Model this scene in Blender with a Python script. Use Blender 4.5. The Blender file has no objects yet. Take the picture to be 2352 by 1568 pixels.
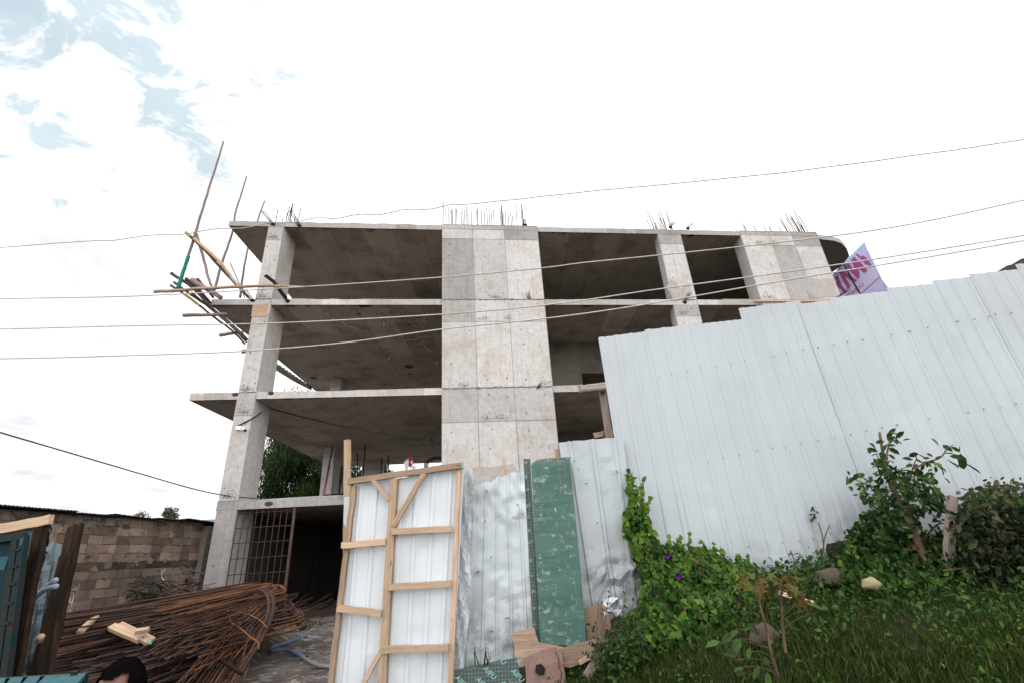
import bpy, math, random
import numpy as np
from mathutils import Vector, Matrix
random.seed(7); rng = np.random.default_rng(11)
C = bpy.context.scene.collection
PI = math.pi
# ------------------------------------------------------------------ camera
EYE = 1.75
FPX = 1089.37                       # focal length in units of a 2352 wide picture
PITCH = math.radians(23.87); ROLL = math.radians(3.6546)
cp, sp = math.cos(PITCH), math.sin(PITCH); cr, sr = math.cos(ROLL), math.sin(ROLL)
cam_d = bpy.data.cameras.new('camera'); cam = bpy.data.objects.new('camera', cam_d); C.objects.link(cam)
cam_d.sensor_width = 36.0; cam_d.lens = FPX / 2352 * 36.0
cam_d.clip_start = 0.05; cam_d.clip_end = 3000
fw = Vector((0, cp, sp)); up0 = Vector((0, -sp, cp)); rt0 = Vector((1, 0, 0))
rt = rt0 * cr - up0 * sr; up = rt0 * sr + up0 * cr
M4 = Matrix((rt, up, -fw)).transposed().to_4x4(); M4.translation = Vector((0, 0, EYE))
cam.matrix_world = M4
sc = bpy.context.scene; sc.camera = cam

def ray(x, y):
    uu = (x - 1176) / FPX; vv = (784 - y) / FPX
    u = uu * cr + vv * sr; v = -uu * sr + vv * cr
    return Vector((u, cp - v * sp, sp + v * cp))
def at(x, y, Y):
    d = ray(x, y); return d * (Y / d.y) + Vector((0, 0, EYE))
def az(x, y, z):
    d = ray(x, y); return d * ((z - EYE) / d.z) + Vector((0, 0, EYE))
def onplane(x, y, p, n):
    d = ray(x, y); e = Vector((0, 0, EYE)); return e + d * ((p - e).dot(n) / d.dot(n))

# ------------------------------------------------------------------ world, sun, exposure
SUN_EL = math.radians(50); SUN_AZ = math.radians(2)      # in front of the camera, behind the building
w = bpy.data.worlds.new("World"); sc.world = w; w.use_nodes = True
nt = w.node_tree; nt.nodes.clear()
def N(nt, t, **k):
    n = nt.nodes.new(t)
    for a, b in k.items(): setattr(n, a, b)
    return n
def L(nt, a, b): nt.links.new(a, b)
def val(nt, sock, v):
    if hasattr(v, 'links') or isinstance(v, bpy.types.NodeSocket): L(nt, v, sock)
    else: sock.default_value = v
def math_(nt, op, a, b=None, c=None, clamp=False):
    n = N(nt, 'ShaderNodeMath', operation=op, use_clamp=clamp); val(nt, n.inputs[0], a)
    if b is not None: val(nt, n.inputs[1], b)
    if c is not None: val(nt, n.inputs[2], c)
    return n.outputs[0]
def mixc(nt, f, a, b, bt='MIX'):
    n = N(nt, 'ShaderNodeMix', data_type='RGBA', blend_type=bt); val(nt, n.inputs[0], f)
    for i, q in ((6, a), (7, b)):
        if isinstance(q, (tuple, list)): q = tuple(q) + (1,) * (4 - len(q))
        val(nt, n.inputs[i], q)
    return n.outputs[2]
def maprange(nt, v, a, b, c=0., d=1., smooth=True):
    n = N(nt, 'ShaderNodeMapRange'); n.interpolation_type = 'SMOOTHSTEP' if smooth else 'LINEAR'
    val(nt, n.inputs[0], v)
    for i, q in enumerate((a, b, c, d)): n.inputs[i + 1].default_value = q
    return n.outputs[0]
def noise(nt, vec, scale, detail=4, rough=.55, dist=0.):
    n = N(nt, 'ShaderNodeTexNoise'); L(nt, vec, n.inputs['Vector'])
    n.inputs['Scale'].default_value = scale; n.inputs['Detail'].default_value = detail
    n.inputs['Roughness'].default_value = rough; n.inputs['Distortion'].default_value = dist
    return n.outputs['Fac']
def mapping(nt, vec, scale=(1, 1, 1), rot=(0, 0, 0), loc=(0, 0, 0)):
    n = N(nt, 'ShaderNodeMapping'); L(nt, vec, n.inputs[0])
    n.inputs[1].default_value = loc; n.inputs[2].default_value = rot; n.inputs[3].default_value = scale
    return n.outputs[0]
def dotdir(nt, vec, d):
    n = N(nt, 'ShaderNodeVectorMath', operation='DOT_PRODUCT'); L(nt, vec, n.inputs[0]); n.inputs[1].default_value = tuple(d)
    return n.outputs['Value']
tc = N(nt, 'ShaderNodeTexCoord').outputs['Generated']
sky = N(nt, 'ShaderNodeTexSky', sky_type='NISHITA'); sky.sun_disc = False
sky.sun_elevation = SUN_EL; sky.sun_rotation = SUN_AZ; sky.air_density = 1.6; sky.dust_density = 1.5
blue_dir = ray(210, 10).normalized(); grey_dir = ray(-150, 200).normalized(); low_dir = ray(-250, 1150).normalized()
# clouds drawn on a flat layer high above (direction / height): streets of cloud that shrink to the horizon
sep = N(nt, 'ShaderNodeSeparateXYZ'); L(nt, tc, sep.inputs[0])
zz = math_(nt, 'MAXIMUM', math_(nt, 'ADD', sep.outputs[2], .12), .14)
comb = N(nt, 'ShaderNodeCombineXYZ'); L(nt, math_(nt, 'DIVIDE', sep.outputs[0], zz), comb.inputs[0]); L(nt, math_(nt, 'DIVIDE', sep.outputs[1], zz), comb.inputs[1])
cv = mapping(nt, comb.outputs[0], scale=(1.0, 1.25, 1), rot=(0, 0, math.radians(-35)))
cn = noise(nt, cv, 6.6, 10, .62, .5)
near_blue = maprange(nt, dotdir(nt, tc, blue_dir), .925, 1.0)
thr = math_(nt, 'MULTIPLY', near_blue, .24)
hole = maprange(nt, math_(nt, 'ADD', cn, thr), .705, .80)
cloud_b = noise(nt, mapping(nt, comb.outputs[0], scale=(1.2, .8, 1), loc=(3, 1, 0)), 2.2, 7, .6, .3)
greymask = math_(nt, 'MAXIMUM', maprange(nt, dotdir(nt, tc, grey_dir), .87, .985), maprange(nt, dotdir(nt, tc, low_dir), .85, .99))
dim = math_(nt, 'MULTIPLY', greymask, maprange(nt, cloud_b, .34, .74))
frontal = maprange(nt, sep.outputs[1], -.35, .30)       # unseen sky behind the camera made brighter to light the facade
bright = mixc(nt, frontal, (30.0, 30.0, 30.4), (14.0, 14.0, 14.05))
cloudcol = mixc(nt, dim, bright, (8.3, 8.35, 8.7))
skyblue = mixc(nt, .75, sky.outputs[0], (4.9, 7.1, 8.0))
col = mixc(nt, math_(nt, 'MULTIPLY', hole, .68), cloudcol, skyblue)
bg = N(nt, 'ShaderNodeBackground'); L(nt, col, bg.inputs[0]); bg.inputs[1].default_value = 0.1
L(nt, bg.outputs[0], N(nt, 'ShaderNodeOutputWorld').inputs[0])
sd = bpy.data.lights.new('sun', 'SUN'); sd.energy = 1.2; sd.angle = math.radians(14); sd.color = (1, .96, .9)
sun = bpy.data.objects.new('sun', sd); C.objects.link(sun)
sdir = Vector((math.sin(SUN_AZ) * math.cos(SUN_EL), math.cos(SUN_AZ) * math.cos(SUN_EL), math.sin(SUN_EL)))
sun.rotation_euler = sdir.to_track_quat('Z', 'Y').to_euler(); sun.location = (0, 30, 40)
sc.view_settings.view_transform = 'Standard'; sc.view_settings.look = 'None'; sc.view_settings.exposure = 0.0; sc.view_settings.gamma = 1
sc.cycles.max_bounces = 8; sc.cycles.diffuse_bounces = 5; sc.cycles.transparent_max_bounces = 8

# ------------------------------------------------------------------ materials
def newmat(name):
    m = bpy.data.materials.new(name); m.use_nodes = True; t = m.node_tree
    b = t.nodes['Principled BSDF']; return m, t, b
def attr(t, name, out='Fac'):
    return N(t, 'ShaderNodeAttribute', attribute_name=name).outputs[out]
def objrand(t): return N(t, 'ShaderNodeObjectInfo').outputs['Random']
def bump(t, b, h, strength=.3, dist=.02):
    n = N(t, 'ShaderNodeBump'); n.inputs['Strength'].default_value = strength; n.inputs['Distance'].default_value = dist
    L(t, h, n.inputs['Height']); L(t, n.outputs[0], b.inputs['Normal'])
def scalec(t, col, f):
    n = N(t, 'ShaderNodeVectorMath', operation='SCALE'); val(t, n.inputs[0], col); val(t, n.inputs['Scale'], f); return n.outputs[0]
def rgb(t, c):
    n = N(t, 'ShaderNodeRGB'); n.outputs[0].default_value = tuple(c) + (1,); return n.outputs[0]

def concrete(name, base, stain=(.33, .29, .25), streak=.5, rough=.9, stain_amt=.75):
    m, t, b = newmat(name)
    oc = N(t, 'ShaderNodeTexCoord').outputs['Object']
    n1 = noise(t, oc, .9, 5, .6); n2 = noise(t, oc, 7, 6, .65); n3 = noise(t, oc, 45, 3, .6)
    st = noise(t, mapping(t, oc, scale=(9, 9, .5)), 1.6, 6, .65, .4)
    hs = noise(t, mapping(t, oc, scale=(.6, .6, 7)), 1.5, 5, .6, .3)
    c = mixc(t, math_(t, 'MULTIPLY', maprange(t, n1, .42, .72), stain_amt), base, stain)
    c = mixc(t, math_(t, 'MULTIPLY', maprange(t, st, .50, .74), streak), c, tuple(x * .66 for x in base))
    c = mixc(t, math_(t, 'MULTIPLY', maprange(t, hs, .55, .75), streak * .6), c, tuple(x * .78 for x in base))
    f = math_(t, 'MULTIPLY', maprange(t, n2, .25, .75, .82, 1.12, False), maprange(t, n3, .25, .75, .9, 1.08, False))
    pits = maprange(t, noise(t, oc, 26, 2, .5), .70, .76, 1, .68)
    f = math_(t, 'MULTIPLY', math_(t, 'MULTIPLY', f, pits), attr(t, 'tint'))
    L(t, scalec(t, c, f), b.inputs['Base Color']); b.inputs['Roughness'].default_value = rough
    b.inputs['Specular IOR Level'].default_value = .08
    bump(t, b, math_(t, 'ADD', n2, math_(t, 'MULTIPLY', n3, .4)), .35, .03)
    return m
M = {}
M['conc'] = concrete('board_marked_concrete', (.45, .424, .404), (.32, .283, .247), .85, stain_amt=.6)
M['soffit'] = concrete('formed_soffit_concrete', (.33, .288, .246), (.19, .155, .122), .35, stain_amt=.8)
M['rough'] = concrete('patched_mortar', (.38, .35, .32), (.28, .25, .22), .3)
def flat(name, col, rough=.7, metal=0., var=.25, scale=8, spec=.12, bmp=0.):
    m, t, b = newmat(name); oc = N(t, 'ShaderNodeTexCoord').outputs['Object']
    n1 = noise(t, oc, scale, 5, .6)
    L(t, scalec(t, rgb(t, col), math_(t, 'MULTIPLY', maprange(t, n1, .25, .75, 1 - var, 1 + var, False), attr(t, 'tint'))), b.inputs['Base Color'])
    b.inputs['Roughness'].default_value = rough; b.inputs['Metallic'].default_value = metal; b.inputs['Specular IOR Level'].default_value = spec
    if bmp: bump(t, b, n1, bmp, .01)
    return m
def wood(name, c1, c2, c3, rough=.8, knots=True):
    m, t, b = newmat(name)
    g = attr(t, 'gv', 'Vector')
    off = N(t, 'ShaderNodeVectorMath', operation='SCALE'); off.inputs[0].default_value = (17, 9, 23); L(t, objrand(t), off.inputs['Scale'])
    ad = N(t, 'ShaderNodeVectorMath', operation='ADD'); L(t, g, ad.inputs[0]); L(t, off.outputs[0], ad.inputs[1]); v = ad.outputs[0]
    gr = noise(t, mapping(t, v, scale=(1.6, 40, 40)), 1.0, 6, .65, .5)
    bl = noise(t, mapping(t, v, scale=(2.2, 9, 9)), 1.0, 4, .6)
    kn = noise(t, mapping(t, v, scale=(6, 22, 22)), 1.0, 2, .5)
    c = mixc(t, maprange(t, gr, .36, .66), c1, c2)
    c = mixc(t, maprange(t, bl, .52, .78), c, c3)
    if knots: c = mixc(t, maprange(t, kn, .70, .76), c, tuple(x * .25 for x in c2))
    L(t, scalec(t, c, math_(t, 'MULTIPLY', attr(t, 'tint'), maprange(t, objrand(t), 0, 1, .85, 1.15, False))), b.inputs['Base Color'])
    b.inputs['Roughness'].default_value = rough; b.inputs['Specular IOR Level'].default_value = .05
    bump(t, b, gr, .5, .006); return m
M['fresh'] = wood('sawn_pale_timber', (.43, .315, .215), (.33, .225, .145), (.25, .20, .16))
M['weathered'] = wood('weathered_timber', (.45, .33, .24), (.30, .20, .13), (.18, .14, .11))
M['greywood'] = wood('grey_weathered_pole', (.26, .21, .185), (.18, .145, .125), (.12, .10, .085))
M['darkwood'] = wood('dark_damp_timber', (.022, .014, .009), (.010, .0065, .0045), (.060, .032, .018))
M['darkpole'] = wood('dark_bark_pole', (.075, .055, .045), (.045, .032, .027), (.12, .09, .07))
M['ply'] = wood('peeling_plywood', (.28, .20, .14), (.18, .125, .09), (.11, .085, .065))
def N_sep(t, v):
    n = N(t, 'ShaderNodeSeparateXYZ'); L(t, v, n.inputs[0]); return n.outputs[1]
def sheetmat(name, col, dirt=(.33, .33, .30), rough=.42, amt=.35, metal=.0):
    m, t, b = newmat(name); oc = N(t, 'ShaderNodeTexCoord').outputs['Object']
    g = attr(t, 'gv', 'Vector')
    n1 = noise(t, oc, 1.1, 5, .6); st = noise(t, mapping(t, g, scale=(14, .7, 1)), 1, 6, .6, .2); n3 = noise(t, oc, 30, 3, .6)
    d2 = noise(t, oc, 4, 7, .7)
    c = mixc(t, math_(t, 'MULTIPLY', maprange(t, st, .50, .78), amt), col, tuple(x * .78 for x in col))
    c = mixc(t, math_(t, 'MULTIPLY', maprange(t, d2, .62, .8), amt * .9), c, dirt)
    mud = math_(t, 'MULTIPLY', maprange(t, N_sep(t, g), .15, .75, .75, 0), maprange(t, d2, .38, .62)); c = mixc(t, mud, c, tuple(x * .45 for x in dirt))
    scr = maprange(t, noise(t, mapping(t, g, scale=(60, 3, 1)), 1, 3, .6), .70, .74, 0, .35)
    c = mixc(t, math_(t, 'MULTIPLY', scr, amt * 1.5), c, tuple(x * .5 for x in col))
    L(t, scalec(t, c, math_(t, 'MULTIPLY', attr(t, 'tint'), maprange(t, n1, .3, .7, .93, 1.05, False))), b.inputs['Base Color'])
    L(t, maprange(t, n3, .3, .7, rough - .08, rough + .15, False), b.inputs['Roughness'])
    b.inputs['Metallic'].default_value = metal; b.inputs['Specular IOR Level'].default_value = .3 if col[0] > .2 else .12
    bump(t, b, math_(t, 'ADD', n1, math_(t, 'MULTIPLY', d2, .3)), .25, .03)
    return m
M['sheet'] = sheetmat('pale_coated_sheet', (.38, .41, .428), amt=.36)
M['gatesheet'] = sheetmat('white_scuffed_sheet', (.53, .555, .575), amt=.4)
M['torn'] = sheetmat('crumpled_white_sheet', (.45, .485, .50), amt=.5, rough=.33)
M['galv'] = sheetmat('galvanised_sheet', (.085, .105, .118), (.04, .04, .04), amt=.9, rough=.34, metal=.3)
M['shedsheet'] = sheetmat('blue_grey_sheet', (.11, .15, .18), amt=.6, rough=.5)
M['rooftin'] = sheetmat('dark_rusted_roof_tin', (.035, .03, .03), (.06, .04, .03), .7, .5)
M['teal'] = sheetmat('teal_painted_steel', (.002, .019, .025), (.05, .035, .02), .5, .6)
M['tealpale'] = sheetmat('chalky_teal_steel', (.02, .085, .10), (.06, .08, .075), .6, .8)
# rust
def rustmat():
    m, t, b = newmat('rusted_rebar'); g = attr(t, 'gv', 'Vector'); oc = N(t, 'ShaderNodeTexCoord').outputs['Object']
    r = objrand(t); n1 = noise(t, oc, 2.2, 5, .65); n2 = noise(t, oc, 30, 3, .6)
    f = math_(t, 'ADD', n1, maprange(t, r, 0, 1, -.16, .14, False))
    f = math_(t, 'ADD', f, math_(t, 'MULTIPLY', math_(t, 'SUBTRACT', attr(t, 'tint'), 1.), .35))
    c = mixc(t, maprange(t, f, .40, .62), (.045, .032, .030), (.085, .040, .025))
    c = mixc(t, maprange(t, f, .62, .82), c, (.19, .078, .028))
    L(t, scalec(t, c, maprange(t, n2, .3, .7, .75, 1.2, False)), b.inputs['Base Color'])
    b.inputs['Roughness'].default_value = .62; b.inputs['Metallic'].default_value = .2; b.inputs['Specular IOR Level'].default_value = .18
    wv = N(t, 'ShaderNodeTexWave'); L(t, mapping(t, g, scale=(1, 0, 0)), wv.inputs[0]); wv.inputs['Scale'].default_value = 22
    bump(t, b, wv.outputs['Fac'], .5, .004); return m
M['rust'] = rustmat()
M['rebar'] = flat('starter_bar_steel', (.055, .033, .030), .7, .2)
M['redpaint'] = flat('worn_red_prop_paint', (.17, .06, .05), .7, .1, .6, 5)
M['blackpipe'] = flat('dark_steel_pipe', (.05, .05, .05), .5, .3)
M['greenpipe'] = flat('greenish_pipe', (.12, .2, .16), .5, .2)
M['cable'] = flat('grey_wire', (.40, .37, .35), .6)
M['blackcable'] = flat('black_cable', (.018, .018, .02), .5)
M['whiteplastic'] = flat('white_plastic', (.7, .69, .66), .4)
M['darklens'] = flat('dark_lens', (.02, .02, .025), .2)
M['bluehose'] = flat('faded_blue_hose', (.10, .14, .22), .55)
M['greyhose'] = flat('grey_hose_end', (.16, .15, .16), .6)
M['bluegreypipe'] = flat('blue_grey_pipe', (.22, .28, .33), .5)
M['greenwrap'] = flat('green_net_wrap', (.01, .16, .12), .7)
M['greennet'] = flat('green_debris_net', (.01, .24, .16), .8)
M['yellowtape'] = flat('yellow_tape', (.26, .225, .05), .6)
M['greenpaint'] = flat('green_end_paint', (.16, .42, .26), .6)
M['orangewood'] = flat('orange_board', (.42, .22, .11), .8)
M['dark'] = flat('hole_and_crack_black', (.02, .017, .015), .95)  # near-black for the painted hole and crack of the red board
M['stone'] = flat('dusty_brown_stone', (.075, .056, .042), .95, 0, .4, 6, .2, .6)
M['yellowstone'] = flat('yellowish_stone', (.25, .21, .115), .85, 0, .25, 6, .2, .4)
M['skin'] = flat('brown_skin', (.125, .050, .036), .45, 0, .08, 6, .4)
M['hair'] = flat('short_black_hair', (.0035, .003, .003), 1., 0, .5, 120, 0., 1.)
M['shirt'] = flat('dark_shirt_cloth', (.05, .06, .08), .9)
M['trousers'] = flat('dark_trouser_cloth', (.03, .03, .035), .9)
M['sole'] = flat('dark_shoe', (.02, .02, .02), .7)
M['whitecloth'] = flat('white_cloth', (.7, .68, .68), .9)
M['redcloth'] = flat('red_cloth', (.45, .01, .07), .9)
M['chalk'] = flat('white_chalk_mark', (.62, .62, .6), .95)
M['bluemark'] = flat('blue_spray_mark', (.02, .14, .26), .9)
M['bark'] = flat('brown_bark', (.085, .058, .040), .95, 0, .4, 12, .2, .6)
M['purple'] = flat('purple_petal', (.055, .004, .14), .6)
M['mortar'] = flat('grey_mortar', (.20, .17, .145), .95, 0, .35, 14, .1, .5)
def blockmat():
    m, t, b = newmat('rough_concrete_block'); oc = N(t, 'ShaderNodeTexCoord').outputs['Object']
    n1 = noise(t, oc, 1.0, 5, .6); n2 = noise(t, oc, 55, 4, .7); n3 = noise(t, oc, 6, 4, .6)
    c = mixc(t, maprange(t, n1, .4, .65), (.235, .172, .130), (.165, .125, .102))
    c = mixc(t, maprange(t, n3, .54, .72, 0, .75), c, (.075, .062, .054)); c = mixc(t, maprange(t, noise(t, oc, .45, 6, .7), .48, .68, 0, .6), c, (.10, .082, .07))
    L(t, scalec(t, c, math_(t, 'MULTIPLY', maprange(t, n2, .3, .7, .55, 1.35, False), attr(t, 'tint'))), b.inputs['Base Color'])
    b.inputs['Roughness'].default_value = .97; b.inputs['Specular IOR Level'].default_value = .1
    bump(t, b, n2, .9, .02); return m
M['block'] = blockmat()
def gravelmat():
    m, t, b = newmat('gravelly_yard'); oc = N(t, 'ShaderNodeTexCoord').outputs['Object']
    n1 = noise(t, oc, 1.3, 6, .65, .5); n2 = noise(t, oc, 38, 4, .7); n3 = noise(t, mapping(t, oc, scale=(1, 1.8, 1)), 3.2, 6, .6, .8)
    c = mixc(t, maprange(t, n1, .4, .65), (.085, .072, .062), (.13, .11, .10))
    c = mixc(t, maprange(t, n3, .50, .64, 0, .9), c, (.30, .27, .25))
    L(t, scalec(t, c, maprange(t, n2, .3, .7, .45, 1.45, False)), b.inputs['Base Color']); b.inputs['Roughness'].default_value = .97
    b.inputs['Specular IOR Level'].default_value = .1
    bump(t, b, n2, 1., .04); return m
M['gravel'] = gravelmat()
M['soil'] = flat('dark_grassy_soil', (.014, .017, .007), .97, 0, .5, 9, .1, .5)
def leafmat(name, dark, mid, light, transl=.35, rough=.5):
    m, t, b = newmat(name); ti = attr(t, 'tint')
    c = mixc(t, maprange(t, ti, 0, .5, 0, 1, False), dark, mid)
    c = mixc(t, maprange(t, ti, .5, 1, 0, 1, False), c, light)
    L(t, c, b.inputs['Base Color']); b.inputs['Roughness'].default_value = rough; b.inputs['Specular IOR Level'].default_value = .12
    tr = N(t, 'ShaderNodeBsdfTranslucent'); L(t, scalec(t, c, 1.3), tr.inputs[0])
    mx = N(t, 'ShaderNodeMixShader'); mx.inputs[0].default_value = transl
    L(t, b.outputs[0], mx.inputs[1]); L(t, tr.outputs[0], mx.inputs[2])
    L(t, mx.outputs[0], t.nodes['Material Output'].inputs[0]); return m
M['vine'] = leafmat('vine_leaf', (.011, .028, .006), (.046, .105, .016), (.14, .235, .036))
M['grass'] = leafmat('grass_blade', (.006, .014, .003), (.020, .044, .007), (.11, .11, .033), .3, .6)
M['shrub'] = leafmat('shrub_leaf', (.007, .018, .006), (.026, .058, .014), (.095, .16, .032), .3)
M['dullshrub'] = leafmat('dull_leaf', (.007, .012, .005), (.022, .034, .012), (.085, .075, .03), .2)
M['deadleaf'] = leafmat('dead_leaf', (.05, .030, .012), (.10, .060, .022), (.17, .11, .045), .2)
M['castor'] = leafmat('reddish_young_leaf', (.06, .04, .010), (.095, .07, .016), (.07, .12, .025), .3)
M['willow'] = leafmat('hanging_tree_leaf', (.007, .017, .006), (.022, .045, .012), (.09, .12, .028), .25)
M['fartree'] = leafmat('far_tree_leaf', (.05, .06, .035), (.09, .10, .06), (.14, .15, .09), .3)
def bannermat():
    m, t, b = newmat('translucent_banner'); oc = N(t, 'ShaderNodeTexCoord').outputs['Object']
    n = noise(t, oc, 1.2, 4, .6); c = mixc(t, maprange(t, n, .35, .65), (.43, .40, .60), (.52, .47, .62))
    c = scalec(t, c, attr(t, 'tint'))
    L(t, c, b.inputs['Base Color']); b.inputs['Roughness'].default_value = .5
    tr = N(t, 'ShaderNodeBsdfTranslucent'); L(t, c, tr.inputs[0]); mx = N(t, 'ShaderNodeMixShader'); mx.inputs[0].default_value = .45
    L(t, b.outputs[0], mx.inputs[1]); L(t, tr.outputs[0], mx.inputs[2]); L(t, mx.outputs[0], t.nodes['Material Output'].inputs[0]); return m
M['banner'] = bannermat()
M['bannerink'] = flat('maroon_banner_ink', (.23, .045, .135), .6)
M['bannerhem'] = flat('blue_banner_hem', (.23, .34, .48), .5)
def greenboard():
    m, t, b = newmat('worn_green_board'); oc = N(t, 'ShaderNodeTexCoord').outputs['Object']
    n1 = noise(t, mapping(t, oc, scale=(1, 1, 3)), 1.5, 5, .6); n2 = noise(t, mapping(t, oc, scale=(9, 9, 14)), 1.5, 8, .72, .4)
    n3 = noise(t, mapping(t, oc, scale=(2, 2, 30)), 1.2, 5, .6, .3); n4 = noise(t, mapping(t, oc, scale=(30, 30, 2)), 1.2, 5, .6, .3)
    c = mixc(t, maprange(t, n1, .35, .65), (.015, .064, .048), (.036, .10, .074))
    c = mixc(t, maprange(t, n3, .52, .74, 0, .8), c, (.07, .145, .11))
    c = mixc(t, maprange(t, n4, .58, .74, 0, .6), c, (.10, .165, .13))
    c = mixc(t, maprange(t, n2, .55, .63, 0, .85), c, (.22, .235, .215))
    n5 = noise(t, mapping(t, oc, scale=(70, 70, 5)), 1.2, 4, .6); c = mixc(t, maprange(t, n5, .66, .70, 0, .7), c, (.36, .38, .35))
    L(t, scalec(t, c, attr(t, 'tint')), b.inputs['Base Color']); b.inputs['Roughness'].default_value = .6
    bump(t, b, n2, .4, .006); return m
M['greenboard'] = greenboard()
def gridply(name='film_faced_ply'):
    m, t, b = newmat(name); g = attr(t, 'gv', 'Vector'); oc = N(t, 'ShaderNodeTexCoord').outputs['Object']
    br = N(t, 'ShaderNodeTexBrick'); L(t, g, br.inputs['Vector']); br.offset = 0; br.squash = 1
    br.inputs['Scale'].default_value = 1; br.inputs['Brick Width'].default_value = .027; br.inputs['Row Height'].default_value = .027; br.inputs['Mortar Size'].default_value = .0022; br.inputs['Mortar Smooth'].default_value = 0
    br.inputs['Color1'].default_value = br.inputs['Color2'].default_value = (.012, .033, .028, 1); br.inputs['Mortar'].default_value = (.07, .105, .095, 1)
    n = noise(t, oc, 12, 6, .7)
    c = mixc(t, maprange(t, n, .56, .66, 0, .8), br.outputs['Color'], (.20, .18, .155))
    L(t, c, b.inputs['Base Color']); b.inputs['Roughness'].default_value = .5; return m
M['gridply'] = gridply()
M['filmink'] = flat('pale_green_print', (.20, .33, .31), .6)
def redboard():
    m, t, b = newmat('cracked_red_brown_board'); oc = N(t, 'ShaderNodeTexCoord').outputs['Object']
    vo = N(t, 'ShaderNodeTexVoronoi', feature='DISTANCE_TO_EDGE'); nz = N(t, 'ShaderNodeTexNoise'); L(t, oc, nz.inputs[0]); nz.inputs['Scale'].default_value = 9
    vm = mixc(t, .25, oc, nz.outputs['Color']); L(t, vm, vo.inputs['Vector']); vo.inputs['Scale'].default_value = 12
    n = noise(t, oc, 6, 5, .6)
    c = mixc(t, maprange(t, n, .3, .7), (.23, .14, .112), (.16, .095, .078))
    c = mixc(t, maprange(t, vo.outputs['Distance'], .0, .035, .7, 0), c, (.10, .055, .045))
    L(t, c, b.inputs['Base Color']); b.inputs['Roughness'].default_value = .85; return m
M['redboard'] = redboard()

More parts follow.
